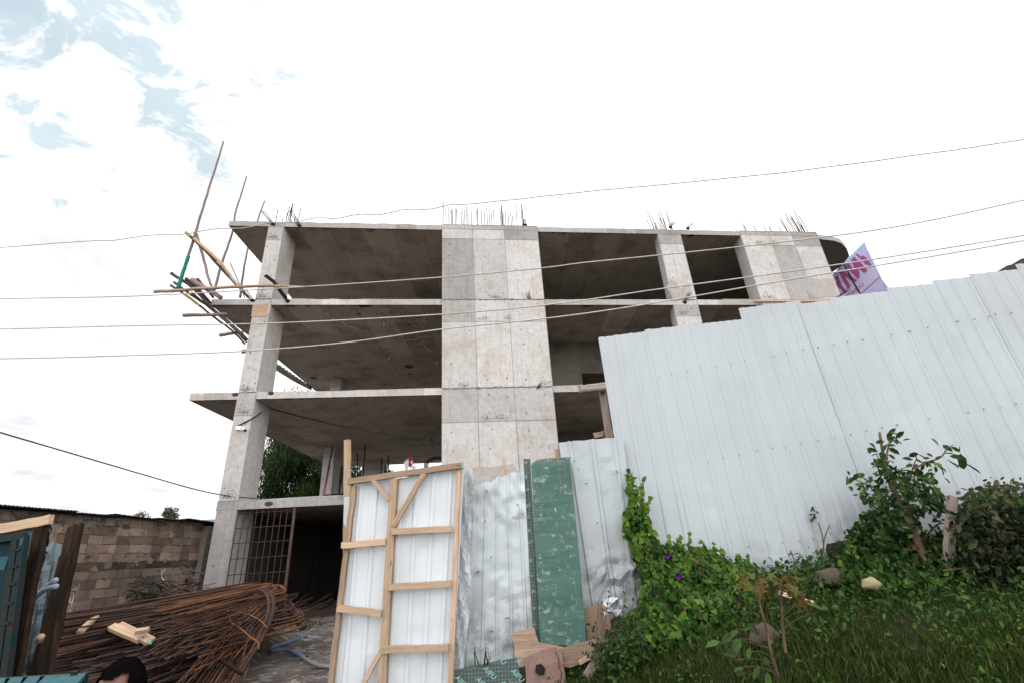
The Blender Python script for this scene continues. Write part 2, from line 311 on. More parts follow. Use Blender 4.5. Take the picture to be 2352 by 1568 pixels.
# ------------------------------------------------------------------ mesh building
class MB:
    def __init__(s): s.v = []; s.f = []; s.t = []; s.m = []; s.g = []
    def add(s, vs, fs, tint=1., mi=0, gv=None):
        o = len(s.v); s.v += [tuple(p) for p in vs]
        s.g += [tuple(q) for q in gv] if gv is not None else [tuple(p) for p in vs]
        for k, f in enumerate(fs):
            s.f.append(tuple(i + o for i in f)); s.t.append(tint[k] if isinstance(tint, (list, tuple)) else tint); s.m.append(mi)
    def hexa(s, p, tint=1., mi=0, gv=None):      # p: bottom 4 then top 4
        s.add(p, [(0, 3, 2, 1), (4, 5, 6, 7), (0, 1, 5, 4), (1, 2, 6, 5), (2, 3, 7, 6), (3, 0, 4, 7)], tint, mi, gv)
    def box(s, c, hx, hy, hz, ax=Vector((1, 0, 0)), ay=Vector((0, 1, 0)), az_=Vector((0, 0, 1)), tint=1., mi=0):
        c = Vector(c); p = []
        for k in (-1, 1):
            for i, j in ((-1, -1), (1, -1), (1, 1), (-1, 1)): p.append(c + ax * hx * i + ay * hy * j + az_ * hz * k)
        s.hexa(p, tint, mi)
    def beam(s, p0, p1, w_, h_, face=Vector((0, -1, 0)), seg=1, jit=0., tint=1., mi=0, taper=1.):
        """rectangular timber from p0 to p1: w_ across the line in the plane facing `face`, h_ along face"""
        p0 = Vector(p0); p1 = Vector(p1); d = (p1 - p0); ln = d.length; d.normalize()
        a = d.cross(Vector(face)).normalized(); n = a.cross(d).normalized(); vs = []; gv = []
        for k in range(seg + 1):
            u = k / seg; c = p0 + d * ln * u; sc_ = 1 + (taper - 1) * u
            c = c + a * random.uniform(-jit, jit) + n * random.uniform(-jit, jit) * .4
            for i, j in ((-1, -1), (1, -1), (1, 1), (-1, 1)):
                q = 1 + random.uniform(-jit, jit) * 4
                vs.append(c + a * (w_ / 2 * i * sc_ * q) + n * (h_ / 2 * j * sc_ * q)); gv.append((ln * u, w_ / 2 * i, h_ / 2 * j))
        fs = [(3, 2, 1, 0), tuple(seg * 4 + i for i in range(4))]
        for k in range(seg):
            for i in range(4): fs.append((k * 4 + i, k * 4 + (i + 1) % 4, k * 4 + 4 + (i + 1) % 4, k * 4 + 4 + i))
        s.add(vs, fs, tint, mi, gv)
    def tube(s, pts, r, n=6, tint=1., mi=0, caps=True, jit=0.):
        pts = [Vector(p) for p in pts]; m = len(pts); vs = []; gv = []; ln = 0.; ref = None
        for k, p in enumerate(pts):
            d = (pts[min(k + 1, m - 1)] - pts[max(k - 1, 0)]).normalized()
            if ref is None: ref = d.orthogonal().normalized()
            ref = (ref - d * ref.dot(d)).normalized(); b2 = d.cross(ref)
            if k: ln += (p - pts[k - 1]).length
            rr = r[k] if isinstance(r, (list, tuple)) else r
            for i in range(n):
                a = 2 * PI * i / n; q = rr * (1 + random.uniform(-jit, jit))
                vs.append(p + (ref * math.cos(a) + b2 * math.sin(a)) * q); gv.append((ln, math.cos(a) * rr, math.sin(a) * rr))
        fs = []
        for k in range(m - 1):
            for i in range(n): fs.append((k * n + i, k * n + (i + 1) % n, k * n + n + (i + 1) % n, k * n + n + i))
        if caps: fs += [tuple(range(n - 1, -1, -1)), tuple((m - 1) * n + i for i in range(n))]
        s.add(vs, fs, tint, mi, gv)
    def prism(s, poly, ext, tint=1., mi=0, gv=None):
        poly = [Vector(p) for p in poly]; n = len(poly); ext = Vector(ext)
        vs = poly + [p + ext for p in poly]
        fs = [tuple(range(n)), tuple(range(2 * n - 1, n - 1, -1))] + [(i, i + n, (i + 1) % n + n, (i + 1) % n) for i in range(n)]
        s.add(vs, fs, tint, mi, (list(gv) + list(gv)) if gv is not None else None)
    def ball(s, c, r, nu=10, nv=7, jit=0., tint=1., mi=0, squash=(1, 1, 1)):
        vs = [Vector((0, 0, -1))]
        for j in range(1, nv):
            ph = -PI / 2 + PI * j / nv
            for i in range(nu):
                a = 2 * PI * i / nu; vs.append(Vector((math.cos(ph) * math.cos(a), math.cos(ph) * math.sin(a), math.sin(ph))))
        vs.append(Vector((0, 0, 1)))
        out = []
        for p in vs:
            q = r * (1 + random.uniform(-jit, jit)); out.append(Vector(c) + Vector((p.x * squash[0], p.y * squash[1], p.z * squash[2])) * q)
        fs = [(0, 1 + (i + 1) % nu, 1 + i) for i in range(nu)]
        for j in range(nv - 2):
            for i in range(nu): fs.append((1 + j * nu + i, 1 + j * nu + (i + 1) % nu, 1 + (j + 1) * nu + (i + 1) % nu, 1 + (j + 1) * nu + i))
        l = len(vs) - 1; fs += [(l, 1 + (nv - 2) * nu + i, 1 + (nv - 2) * nu + (i + 1) % nu) for i in range(nu)]
        s.add(out, fs, tint, mi)
ORG = {}
def finish(name, v, f, t, mats, mi=None, g=None, parent=None, smooth=False, loc=None):
    v = np.asarray(v, float)
    if parent is not None: o = ORG[parent.name]
    else:
        lo, hi = v.min(0), v.max(0); o = np.array(loc) if loc is not None else np.array([(lo[0] + hi[0]) / 2, (lo[1] + hi[1]) / 2, lo[2]])
    me = bpy.data.meshes.new(name); me.from_pydata((v - o).tolist(), [], f)
    a = me.attributes.new('tint', 'FLOAT', 'FACE'); a.data.foreach_set('value', np.asarray(t, np.float32))
    if g is not None:
        a = me.attributes.new('gv', 'FLOAT_VECTOR', 'POINT'); a.data.foreach_set('vector', np.asarray(g, np.float32).ravel())
    for m_ in (mats if isinstance(mats, (list, tuple)) else [mats]): me.materials.append(M[m_] if isinstance(m_, str) else m_)
    if mi is not None and any(mi): me.polygons.foreach_set('material_index', np.asarray(mi, np.int32))
    if smooth: me.polygons.foreach_set('use_smooth', np.ones(len(f), bool))
    me.update()
    ob = bpy.data.objects.new(name, me); C.objects.link(ob); ORG[ob.name] = o
    if parent is not None: ob.parent = parent
    else: ob.location = o
    return ob
def build(mb, name, mats, parent=None, smooth=False, loc=None):
    return finish(name, mb.v, mb.f, mb.t, mats, mb.m, mb.g, parent, smooth, loc)
def tag(o, label=None, cat=None, group=None, kind=None):
    if label: o['label'] = label
    if cat: o['category'] = cat
    if group: o['group'] = group
    if kind: o['kind'] = kind
    return o
def thing(name, label, cat, loc, group=None):
    o = bpy.data.objects.new(name, None); C.objects.link(o); o.location = loc; o.empty_display_size = .2
    ORG[o.name] = np.array(loc, float); return tag(o, label, cat, group)
def lerp(a, b, u): return a + (b - a) * u
def bez(pts, n):
    """smooth polyline (Catmull-Rom) through pts"""
    P = [Vector(p) for p in pts]; out = []
    if len(P) == 2: return [P[0].lerp(P[1], i / n) for i in range(n + 1)]
    P = [P[0] * 2 - P[1]] + P + [P[-1] * 2 - P[-2]]
    for k in range(1, len(P) - 2):
        for i in range(n):
            u = i / n; a, b, c, d = P[k - 1:k + 3]
            out.append(.5 * ((2 * b) + (c - a) * u + (2 * a - 5 * b + 4 * c - d) * u * u + (3 * b - a - 3 * c + d) * u ** 3))
    out.append(P[-2]); return out

# ------------------------------------------------------------------ terrain
def terrain(X, Y):
    hx = np.interp(X, [-2.3, -1.3, -.8, -.4, 0, .5, 1, 2, 3, 5, 8, 14], [0, .06, .26, .5, .74, .92, 1.05, 1.40, 1.55, 1.72, 1.78, 1.4])
    gy = np.interp(Y, [-4, -1, 1.2, 2.2, 3.5, 5, 6.5, 9.5], [.0, .28, .6, .73, .83, 1, .95, .05])
    return hx * gy + np.interp(Y, [8, 14.6], [0, .33])
def tz(x, y): return float(terrain(x, y))
def make_ground():
    xs = np.concatenate([[-600, -200, -80, -40, -20], np.arange(-12, 12.01, .3), [16, 25, 45, 90, 220, 600]])
    ys = np.concatenate([[-300, -80, -25, -10], np.arange(-5, 15.01, .3), [18, 24, 35, 60, 120, 300, 900]])
    X, Y = np.meshgrid(xs, ys); Z = terrain(X, Y)
    inn = (np.abs(X) < 12) & (Y > -5) & (Y < 15)
    Z = Z + inn * (rng.normal(0, .012, X.shape))
    v = np.stack([X, Y, Z], -1).reshape(-1, 3); nx = len(xs); f = []; mi = []
    for j in range(len(ys) - 1):
        for i in range(nx - 1):
            f.append((j * nx + i, j * nx + i + 1, (j + 1) * nx + i + 1, (j + 1) * nx + i))
            mi.append(1 if (xs[i] >= -.75 and ys[j] < 6.5) else 0)
    tag(finish('ground', v, f, [1.] * len(f), ['gravel', 'soil'], mi, None, None, True, loc=(0, 0, 0)), 'sloping gravel yard rising to a grassy bank', 'ground', kind='structure')
make_ground()

# ------------------------------------------------------------------ building
SC = 1.1
A0 = Vector((-9.185, 14.85, 0)); E1 = Vector((.9911, .1338, 0)).normalized(); D1 = Vector((-.0207, .9998, 0)).normalized()
ZR, Z3, Z2, Z1 = 13.864, 10.401, 6.881, 3.404
TH = .235
def B(t, s, z): return A0 + E1 * t + D1 * s + Vector((0, 0, z))
NF = Vector((E1.y, -E1.x, 0))      # outward normal of the facade
def fac(px, py, s=0.):             # picture point -> (t, z) on the facade plane
    p = onplane(px, py, A0 + D1 * s, NF); return (p - A0 - D1 * s).dot(E1), p.z
bld = thing('unfinished_building', 'bare grey concrete building frame of four open floors still under construction', 'building', A0 + Vector((0, 0, .2)))
def cbox(mb, t0, t1, s0, s1, z0, z1, tint=1., mi=0):
    mb.hexa([B(t0, s0, z0), B(t1, s0, z0), B(t1, s1, z0), B(t0, s1, z0), B(t0, s0, z1), B(t1, s0, z1), B(t1, s1, z1), B(t0, s1, z1)], tint, mi)
TI, TA, TB, TC, TD, TE, TF, TG, TH_ = -1.465, 0., .577, 6.70, 10.64, 15.88, 16.93, 19.70, 23.41
DEP = 13.2
def curve_pts():
    q = [(14.072, 18.113), (14.961, 18.352), (15.456, 18.59), (16.045, 19.11), (16.609, 19.809), (16.75, 20.8), (16.3, 22.2), (15.6, 24.)]
    out = []
    for x, y in q:
        r = Vector((x, y, 0)) - A0; dd = E1.x * D1.y - E1.y * D1.x
        out.append(((r.x * D1.y - r.y * D1.x) / dd, (E1.x * r.y - E1.y * r.x) / dd))
    return out
CURVE = curve_pts()
def slab(name, z, th, tl, tr, curved, depth=DEP, etint=1., cracks=None):
    mb = MB(); front = []
    t = tl
    while t < tr: front.append((t, 0.)); t += .42
    front.append((tr, 0.))
    pl = front + ([c for c in CURVE] + [(CURVE[-1][0], depth)] if curved else [(tr, depth)])
    pl += [(tl + (depth * .0), depth)]
    k = 7
    pl += [(tl + random.uniform(-.02, .02), depth * (1 - i / k)) for i in range(1, k)]
    n = len(pl); bot = [B(a, b, z) for a, b in pl]
    top = [B(a, b, z + th + random.uniform(-.018, .02)) for a, b in pl]
    tint = []; cur = 1.
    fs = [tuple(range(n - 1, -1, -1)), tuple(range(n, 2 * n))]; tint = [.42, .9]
    for i in range(n):
        if random.random() < .22: cur = random.choice([.82, .9, 1., 1.08, 1.14])
        fs.append((i, (i + 1) % n, (i + 1) % n + n, i + n)); tint.append(cur * etint)
    mb.add(bot + top, fs, tint, 0)
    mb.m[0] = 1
    # formwork panel marks on the underside: panels lie 5 mm below with narrow gaps
    pw, plen = 1.22, 2.44; tt = tl + .06; r = 0
    while tt < tr - .05:
        s_ = .05 + (r % 2) * -.9; t1 = min(tt + pw, tr - .02)
        while s_ < depth - .1:
            s0 = max(s_, .04); s1 = min(s_ + plen, depth - .04)
            if s1 - s0 > .1:
                tn = random.choice([.75, .85, 1.12, 1.22]) if random.random() < .16 else random.uniform(.95, 1.05)
                zz_ = z - .004 - random.random() * .004
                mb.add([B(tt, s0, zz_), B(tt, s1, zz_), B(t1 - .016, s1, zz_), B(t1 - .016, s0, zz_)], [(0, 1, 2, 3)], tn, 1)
            s_ += plen + .010
        tt += pw; r += 1
    # pale patches, knots and dark holes of the underside belong to its surface
    dk = mb
    for _ in range(60):
        a, b_ = random.uniform(tl + .3, tr - .3), random.uniform(.3, min(depth, 9)); r_ = random.uniform(.02, .055)
        dk.add([B(a + math.cos(q) * r_ * random.uniform(.8, 1.2), b_ + math.sin(q) * r_, z - .0095) for q in np.arange(0, 6.2, .9)], [(6, 5, 4, 3, 2, 1, 0)], random.choice([.35, .5, 1.5, 1.6]), 1)
    if cracks:
        for pl_ in cracks:
            q = bez([az((x * .7652 + 560) / 1.7415, (y * .7652 + 480) / 1.7415, z - .012) for x, y in pl_], 5); q = [p + Vector((random.gauss(0, .05), random.gauss(0, .05), 0)) for p in q]
            for wd_, tn_, dz in ((.07, .62, 0.), (.022, 2.3, .002)):
                for a, b_ in zip(q[:-1], q[1:]):
                    d = (b_ - a).normalized(); s_ = Vector((-d.y, d.x, 0)) * wd_ * random.uniform(.4, 1.3); e_ = Vector((0, 0, -dz)); mb.add([a - s_ + e_, b_ - s_ + e_, b_ + s_ + e_, a + s_ + e_], [(0, 1, 2, 3)], tn_, 1)
        for cx_, cy_, r_, tn_ in ((1405, 1287, .26, .22), (1412, 1325, .14, .3), (905, 1345, .2, .35), (1145, 1017, .12, .5)):
            c = az((cx_ * .7652 + 560) / 1.7415, (cy_ * .7652 + 480) / 1.7415, z - .013)
            mb.add([c + Vector((math.cos(a) * r_ * random.uniform(.6, 1.2), math.sin(a) * r_ * random.uniform(.7, 1.2), 0)) for a in np.arange(6.2, 0, -.55)], [tuple(range(12))], tn_, 1)
    # damp streaks where the edge drips
    for _ in range(26):
        a, w_, l_ = random.uniform(tl + .2, tr - .6), random.uniform(.12, .7), random.uniform(.05, .28)
        mb.add([B(a, .003, z - .011), B(a + w_ * .3, l_, z - .011), B(a + w_ * .6, l_ * .6, z - .011), B(a + w_, .003, z - .011)], [(0, 1, 2, 3)], random.choice([.45, .55, .65]), 1)
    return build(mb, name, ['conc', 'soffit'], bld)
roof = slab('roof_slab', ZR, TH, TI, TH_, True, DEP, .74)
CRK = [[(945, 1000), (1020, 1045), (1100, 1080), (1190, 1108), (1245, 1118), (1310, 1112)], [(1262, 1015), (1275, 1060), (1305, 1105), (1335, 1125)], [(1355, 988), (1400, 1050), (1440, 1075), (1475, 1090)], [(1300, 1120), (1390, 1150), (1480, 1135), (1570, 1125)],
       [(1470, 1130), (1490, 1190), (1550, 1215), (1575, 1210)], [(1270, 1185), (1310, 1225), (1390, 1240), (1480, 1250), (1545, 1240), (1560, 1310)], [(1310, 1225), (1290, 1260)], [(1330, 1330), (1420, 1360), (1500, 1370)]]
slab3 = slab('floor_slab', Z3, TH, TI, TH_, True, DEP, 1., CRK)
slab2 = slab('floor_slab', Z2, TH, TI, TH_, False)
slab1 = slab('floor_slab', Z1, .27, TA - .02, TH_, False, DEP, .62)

def panelwall(name, t0, t1, s0, s1, zlist, cuts, base=None, mat='conc', tints=None, holes=True, parent=None):
    """cast wall with its face divided in cast panels; zlist horizontal joints, cuts vertical joints"""
    mb = MB(); zs = zlist
    for zi in range(len(zs) - 1):
        cu = [t0] + cuts[zi % len(cuts)] + [t1]
        for k in range(len(cu) - 1):
            tn = tints[zi][k] if tints and zi < len(tints) and k < len(tints[zi]) else random.choice([.8, .92, 1., 1.06, 1.1])
            o = random.uniform(0, .006)
            a, b_, c, d = cu[k] + .004, cu[k + 1] - .004, zs[zi] + .004, zs[zi + 1] - .004
            mb.add([B(a, s0 - o, c), B(b_, s0 - o, c), B(b_, s0 - o, d), B(a, s0 - o, d)], [(0, 1, 2, 3)], tn)
            # seam grout, slightly proud
            sw = .007
            mb.add([B(b_ - sw, s0 - .009, c), B(b_ + sw, s0 - .009, c), B(b_ + sw * .6, s0 - .009, d), B(b_ - sw * 1.4, s0 - .009, d)], [(0, 1, 2, 3)], .55)
        mb.add([B(t0, s0 - .0095, zs[zi + 1] - .010), B(t1, s0 - .0095, zs[zi + 1] - .012), B(t1, s0 - .0095, zs[zi + 1] + .012), B(t0, s0 - .0095, zs[zi + 1] + .008)], [(0, 1, 2, 3)], .55)
    cbox(mb, t0, t1, s0 + .003, s1, zs[0], zs[-1], .95)
    if holes:
        hb = mb
        for zi in range(len(zs) - 1):
            h = zs[zi + 1] - zs[zi]
            if h < .5: continue
            nr = max(1, int(round(h / .62))); nc = max(2, int(round((t1 - t0) / .62)))
            for i in range(nr):
                for j in range(nc):
                    a = t0 + (j + .5) * (t1 - t0) / nc + random.uniform(-.06, .06); z = zs[zi] + (i + .5) * h / nr + random.uniform(-.05, .05); r = random.uniform(.012, .028)
                    if random.random() < .88:
                        hb.add([B(a + math.cos(q) * r, s0 - .0115, z + math.sin(q) * r * random.uniform(.8, 1.3)) for q in np.arange(0, 6.2, 1.05)], [tuple(range(6))], .25)
            for _ in range(int(10 * h * (t1 - t0) / 3)):
                a, z, r = random.uniform(t0 + .03, t1 - .03), random.uniform(zs[zi], zs[zi + 1]), random.uniform(.006, .016)
                hb.add([B(a + math.cos(q) * r, s0 - .0113, z + math.sin(q) * r) for q in np.arange(0, 6.2, 1.3)], [tuple(range(5))], random.choice([.4, .55, .7]))
            if abs(zs[zi] - (Z2 + TH * .9)) < .08 or abs(zs[zi] - (Z3 + TH * .9)) < .08:      # ragged cold joint at each lift
                for _ in range(int(38 * (t1 - t0))):
                    a, r, zq = random.uniform(t0 + .03, t1 - .03), random.uniform(.008, .03), zs[zi] + random.gauss(.0, .014)
                    hb.add([B(min(max(a + math.cos(q) * r * 2.4, t0 + .005), t1 - .005), s0 - .0118, zq + math.sin(q) * r * random.uniform(.3, .8)) for q in np.arange(0, 6.2, .9)], [tuple(range(7))], random.choice([.3, .4, .5, .62]))
            # honeycombed rough patches low in the lift
            for _ in range(2):
                a = random.uniform(t0 + .15, t1 - .25); z = zs[zi] + .07
                for _ in range(45):
                    aa, zq, r = a + random.gauss(0, .11), z + abs(random.gauss(0, .09)), random.uniform(.006, .02)
                    if t0 + .02 < aa < t1 - .02: hb.add([B(aa + math.cos(q) * r, s0 - .0112, zq + math.sin(q) * r) for q in np.arange(0, 6.2, 1.3)], [tuple(range(5))], random.choice([.4, .5, .6, .75]))
    return build(mb, name, [mat], parent or bld)
GB = 0.15
tw_z = [GB, 2.2, 3.40, Z2 - 1.0, Z2 + TH * .9, Z3 - .72, Z3 + TH * .9, ZR - .45, ZR + .03, ZR + TH + .01]
dt = TD - TC
tw_t = [[1, .95, .95], [.95, 1, .9], [1.06, 1.1, .98], [.84, .9, .94], [1.02, 1.12, 1.1], [.80, 1.08, 1.08], [.68, .96, 1.14], [1.1, 1.1, .70], [.92, .84, .72]]
tower = panelwall('lift_shaft_wall', TC, TD, -.03, .30, tw_z, [[TC + dt * .315, TC + dt * .645]], tints=tw_t)
core = MB()
cbox(core, TC + .003, TC + .28, .303, 4.2, GB, ZR - .01); cbox(core, TD - .28, TD - .003, .303, 4.2, GB, ZR - .01); cbox(core, TC + .283, TD - .283, 3.9, 4.2, GB, ZR - .01)
build(core, 'shaft_side_wall', ['soffit'], bld)
rtower = panelwall('shear_wall', TG, TH_, -.03, .72, [GB, Z2 - .5, Z2 + TH, Z3 - .5, Z3 + TH * .95, ZR - .52, ZR + .02, ZR + TH], [[TG + 1.35, TG + 2.45]],
                   tints=[[1, 1, 1]] * 4 + [[1.1, .80, 1.08], [1.1, 1.08, .72], [.8, .75, .7]])
def column(t0, t1, s1, zs, tints, s0=.004):
    return panelwall('column', t0, t1, s0, s1, zs, [[]], tints=tints)
colA = column(TA, TB, 1.06, [GB - .3, Z1 + .001, Z1 + .27, Z2 - .55, Z2 + TH, Z3 - .40, Z3 + TH, ZR - .62, ZR - .003], [[.66], [.62], [.95], [.80], [1.], [1.2], [1.0], [.84]])
colE = column(TE, TF, .55, [GB, Z2, Z3 - .5, Z3 + TH, ZR - .5, ZR - .003], [[1.], [1.08], [.78], [1.1], [.74]])
# peeling orange-ish plywood board left on the column head below the third floor
mb = MB(); p = [fac(*q) for q in ((581, 701), (617, 699), (612, 727), (577, 728))]
mb.prism([B(a, -.012, z) for a, z in p], D1 * .012, gv=[(0, 0, 0), (.6, 0, 0), (.6, .5, 0), (0, .5, 0)])
tag(build(mb, 'form_board', ['fresh'], bld), 'pale peeling plywood left on the column head')
# interior columns and walls
for t0, s0, w_, d_ in ((.0, 7.85, .5, 1.0), (.6, 12.0, 1.1, .5), (6.9, 8.5, .6, .6), (12.5, 7.9, .6, .9)):
    mb = MB()
    for za, zb in ((Z1 + .29, Z2 - .01), (Z2 + .25, Z3 - .01), (Z3 + .25, ZR - .01)):
        cbox(mb, t0, t0 + w_, s0, s0 + d_, za, zb - .5, 1.1); cbox(mb, t0, t0 + w_, s0, s0 + d_, zb - .497, zb, .85)
    build(mb, 'column', ['conc'], bld)
mb = MB(); cbox(mb, -.02, .2, 1.1, DEP, GB - .3, Z1 - .004, .25); cbox(mb, .2, TH_, 8.0, 8.2, GB - .3, Z1 - .004, .1)  # low tints put the dark of the interior into the wall colour
cbox(mb, 4.3, TC - .01, .35, .55, GB - .3, Z1 - .004, .5); cbox(mb, TD + .01, TH_, .6, .8, GB - .3, Z1 - .004, .5); cbox(mb, 3.3, 3.8, 5.2, 5.7, GB - .2, Z1 - .004, .25)  # unseen front infill walls added to keep light out; inner pillar tinted dark as shade
build(mb, 'ground_floor_shade_wall', ['soffit'], bld)
mb = MB()
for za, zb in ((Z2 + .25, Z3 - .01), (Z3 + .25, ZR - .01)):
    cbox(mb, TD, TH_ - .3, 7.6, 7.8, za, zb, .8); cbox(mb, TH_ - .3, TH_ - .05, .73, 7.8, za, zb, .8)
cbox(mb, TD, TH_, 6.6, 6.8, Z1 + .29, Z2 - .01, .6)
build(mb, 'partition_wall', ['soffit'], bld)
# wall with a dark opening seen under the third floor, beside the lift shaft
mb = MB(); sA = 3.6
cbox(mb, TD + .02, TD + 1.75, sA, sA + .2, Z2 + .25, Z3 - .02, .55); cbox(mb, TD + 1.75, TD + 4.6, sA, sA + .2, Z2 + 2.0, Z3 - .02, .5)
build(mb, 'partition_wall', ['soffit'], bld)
# starter bars
def bars(lst, base_px_y=None):
    for t, s, h, lx, ls in lst:
        mb = MB(); z0 = ZR + TH - .02
        mb.tube([B(t, s, z0), B(t + lx * h * .5 + random.uniform(-.01, .01), s, z0 + h * .5), B(t + lx * h, s + ls * h, z0 + h)], .0145, 5)
        build(mb, 'starter_bar', ['rebar'], bld)
bars([(random.uniform(TA, TB + .25), random.uniform(.1, .9), random.uniform(.6, 1.2), random.uniform(-.02, .1), 0) for _ in range(11)])
xs_ = [.03, .15, .22, .3, .37, .41, .52, .6, .78, .86, .93, 1.0, 1.05, 1.2, 1.42, 1.47, 1.62, 1.75, 1.86, 1.95, 2.05, 2.14, 2.42, 2.55, 2.63, 2.75, 2.86, 2.95, 3.1]
bars([(TC + x, random.uniform(.05, .2), random.uniform(.8, 1.25) if x < 2.7 else random.uniform(.6, 1.2), random.uniform(-.03, .03), 0) for x in xs_])
bars([(TC + q + random.uniform(-.015, .015), .1 + random.uniform(-.03, .03), random.uniform(.8, 1.3), 0, 0) for q in (2.47, 2.49, 2.51, 3.34, 3.36, 3.38)])
bars([(random.uniform(TE - .15, TF + .1), random.uniform(.05, .5), random.uniform(.6, 1.2), random.uniform(-.16, -.06), 0) for _ in range(14)])
bars([(TG + .1 + i * .34 + random.uniform(-.1, .1), random.uniform(.1, .6), random.uniform(.35, .75), -.18, 0) for i in range(8)])
bars([(random.uniform(TH_ - 1.1, TH_ + .1), random.uniform(.05, .6), random.uniform(.7, 1.35), random.uniform(-.26, -.14), 0) for _ in range(15)])
# short bundles of bars that stick out of the slab edges
def bundle(px, py, ex, ey, n=4, out=.12, r=.0115):
    t, z = fac(px, py); t2, z2 = fac(ex, ey); mb = MB()
    for i in range(n):
        j = (i - n / 2) * .035
        mb.tube([B(t + j, .02, z), B(t + j * 1.1, -.04, z + .02), B(t2 + j + random.uniform(-.03, .03), -out - random.uniform(0, .05), z2 + random.uniform(-.08, .06))], r, 5)
    for k in range(7):
        q = k / 7 * 2 * PI
    mb.prism([B(t + math.cos(q) * .10 * random.uniform(.8, 1.1), -.006, z + math.sin(q) * .07 * random.uniform(.8, 1.2)) for q in np.arange(0, 6.2, .8)], D1 * .004, .4)
    build(mb, 'rebar_end', ['rebar'], bld)
for q in ((628, 516, 609, 492), (688, 519, 672, 489), (581, 691, 565, 669), (661, 692, 640, 664), (1217, 689, 1214, 675), (1206, 517, 1206, 508),
          (1540, 523, 1546, 514), (1580, 526, 1588, 519), (1573, 695, 1583, 677), (1925, 684, 1945, 668), (1237, 893, 1240, 884)): bundle(*q)
for px, py in ((541, 905), (622, 902), (604 + 14, 1156)):
    t, z = fac(px, py); mb = MB()
    mb.prism([B(t + math.cos(q) * .12 * random.uniform(.75, 1.15), -.006, z + math.sin(q) * .07 * random.uniform(.8, 1.2)) for q in np.arange(0, 6.2, .7)], D1 * .004)
    build(mb, 'rebar_end', ['rebar'], bld)
# pipe stubs on the roof
for px, py in ((1438, 519), (1880, 535)):
    t, z = fac(px, py); mb = MB(); mb.tube([B(t, .4, ZR + TH - .02), B(t - .02, .4, ZR + TH + .32)], .07, 8, 1.1); build(mb, 'roof_pipe', ['conc'], bld, True)
# bent mortar patches on columns and shear wall
def patch(pts, s=-.042, mat='rough', tint=1.):
    mb = MB(); q = [fac(*p_) for p_ in pts]; out = []
    for i in range(len(q)):
        a, b_ = q[i], q[(i + 1) % len(q)]
        for k in range(5):
            u = k / 5; out.append((a[0] + (b_[0] - a[0]) * u + random.uniform(-.02, .02), a[1] + (b_[1] - a[1]) * u + random.uniform(-.02, .02)))
    mb.prism([B(a, s, z) for a, z in out], D1 * .003, tint); build(mb, 'mortar_patch', [mat], bld)
patch([(1856, 640), (1880, 643), (1912, 640), (1925, 683), (1862, 686), (1850, 665)])
patch([(1538, 640), (1553, 650), (1562, 665), (1585, 650), (1592, 688), (1546, 690), (1532, 660)], -.012)
patch([(1083, 1075), (1180, 1065), (1200, 1100), (1180, 1190), (1086, 1190)])
# barred grille closing the ground floor opening
gr = MB(); (ta, z_), (tb, z2_) = fac(545, 1174), fac(672, 1173)
zb = .5
for i in range(10):
    u = i / 9; gr.tube([B(lerp(ta, tb, u), .06, zb), B(lerp(ta, tb, u), .06, Z1 - .03)], .014, 5)
for j in range(7): gr.tube([B(ta, .075, Z1 - .1 - j * .42), B(tb, .075, Z1 - .1 - j * .42)], .012, 5)
go = build(gr, 'window_grille', ['rebar'], bld)
gr = MB(); gr.tube([B(tb + .04, .05, zb - .2), B(tb + .04, .05, Z1 - .02)], .045, 4, 1.6)
build(gr, 'grille_frame', ['rebar'], go)
# loose planks resting on the third floor
def simple_beam(name, p0, p1, w_, h_, mat, label, cat, group=None, face=Vector((0, -1, 0)), seg=6, jit=.004):
    mb = MB(); mb.beam(p0, p1, w_, h_, face, seg, jit); return tag(build(mb, name, [mat]), label, cat, group)
z3t = Z3 + TH + .03
simple_beam('plank', B(16.95, .25, z3t), B(19.4, .3, z3t + .02), .06, .12, 'orangewood', 'orange plank lying on the third floor edge between the right column and the shear wall', 'plank')
simple_beam('plank', B(18.1, .18, z3t + .05), B(19.5, .22, z3t + .07), .05, .1, 'weathered', 'weathered plank lying over the orange plank on the third floor edge', 'plank')
t_, z_ = fac(1737, 699)
simple_beam('plank', B(t_ - .1, -.1, Z3 + TH * .6), B(TH_ + .1, -.1, Z3 + TH * .6), .09, .05, 'fresh', 'long pale board along the foot of the shear wall just above the fence', 'plank')

# ------------------------------------------------------------------ things fixed to or standing in the building
def pole(name, pts, r, mat, label, cat='pole', group=None, n=7, seg=5, jit=.06, taper=.8, parent=None):
    q = bez(pts, seg); m = len(q); mb = MB()
    q = [p + Vector((random.gauss(0, .3), random.gauss(0, .3), random.gauss(0, .3))) * r * (.35 if jit else 0) for p in q]; r *= 1.1
    mb.tube(q, [r * lerp(1, taper, i / (m - 1)) for i in range(m)], n, 1., 0, True, jit)
    o = build(mb, name, [mat], parent, True)
    return o if parent else tag(o, label, cat, group)
def P(Y, *pts): return [at(x, y, Y) for x, y in pts]
GSC = 'wooden scaffold poles at the left edge of the building'
def zA(pts): return [(x * .17105 + 321.6, y * .17105 + 516.8) for x, y in pts]
Ys = 14.7
tall = pole('scaffold_pole', P(14.3, (408, 664), (427, 604), (449, 535), (467, 475), (494, 389), (513.5, 324)), .052, 'greywood', 'tallest wooden pole rising high above the roof at the far left, foot wrapped in green', 'pole', GSC, 7, 6, .06, .55)
pole('net_wrap', P(14.28, (408, 664), (415, 643), (425, 612), (433, 588)), .062, 'greenwrap', None, parent=tall, jit=.12)
pole('scaffold_pole', P(15.2, (491, 672), (511.5, 599), (518, 580), (534.6, 531), (541, 489), (553, 450), (566.5, 405)), .045, 'greywood', 'second tallest wooden pole, crooked, passing the roof corner', 'pole', GSC, 7, 5, .06, .6)
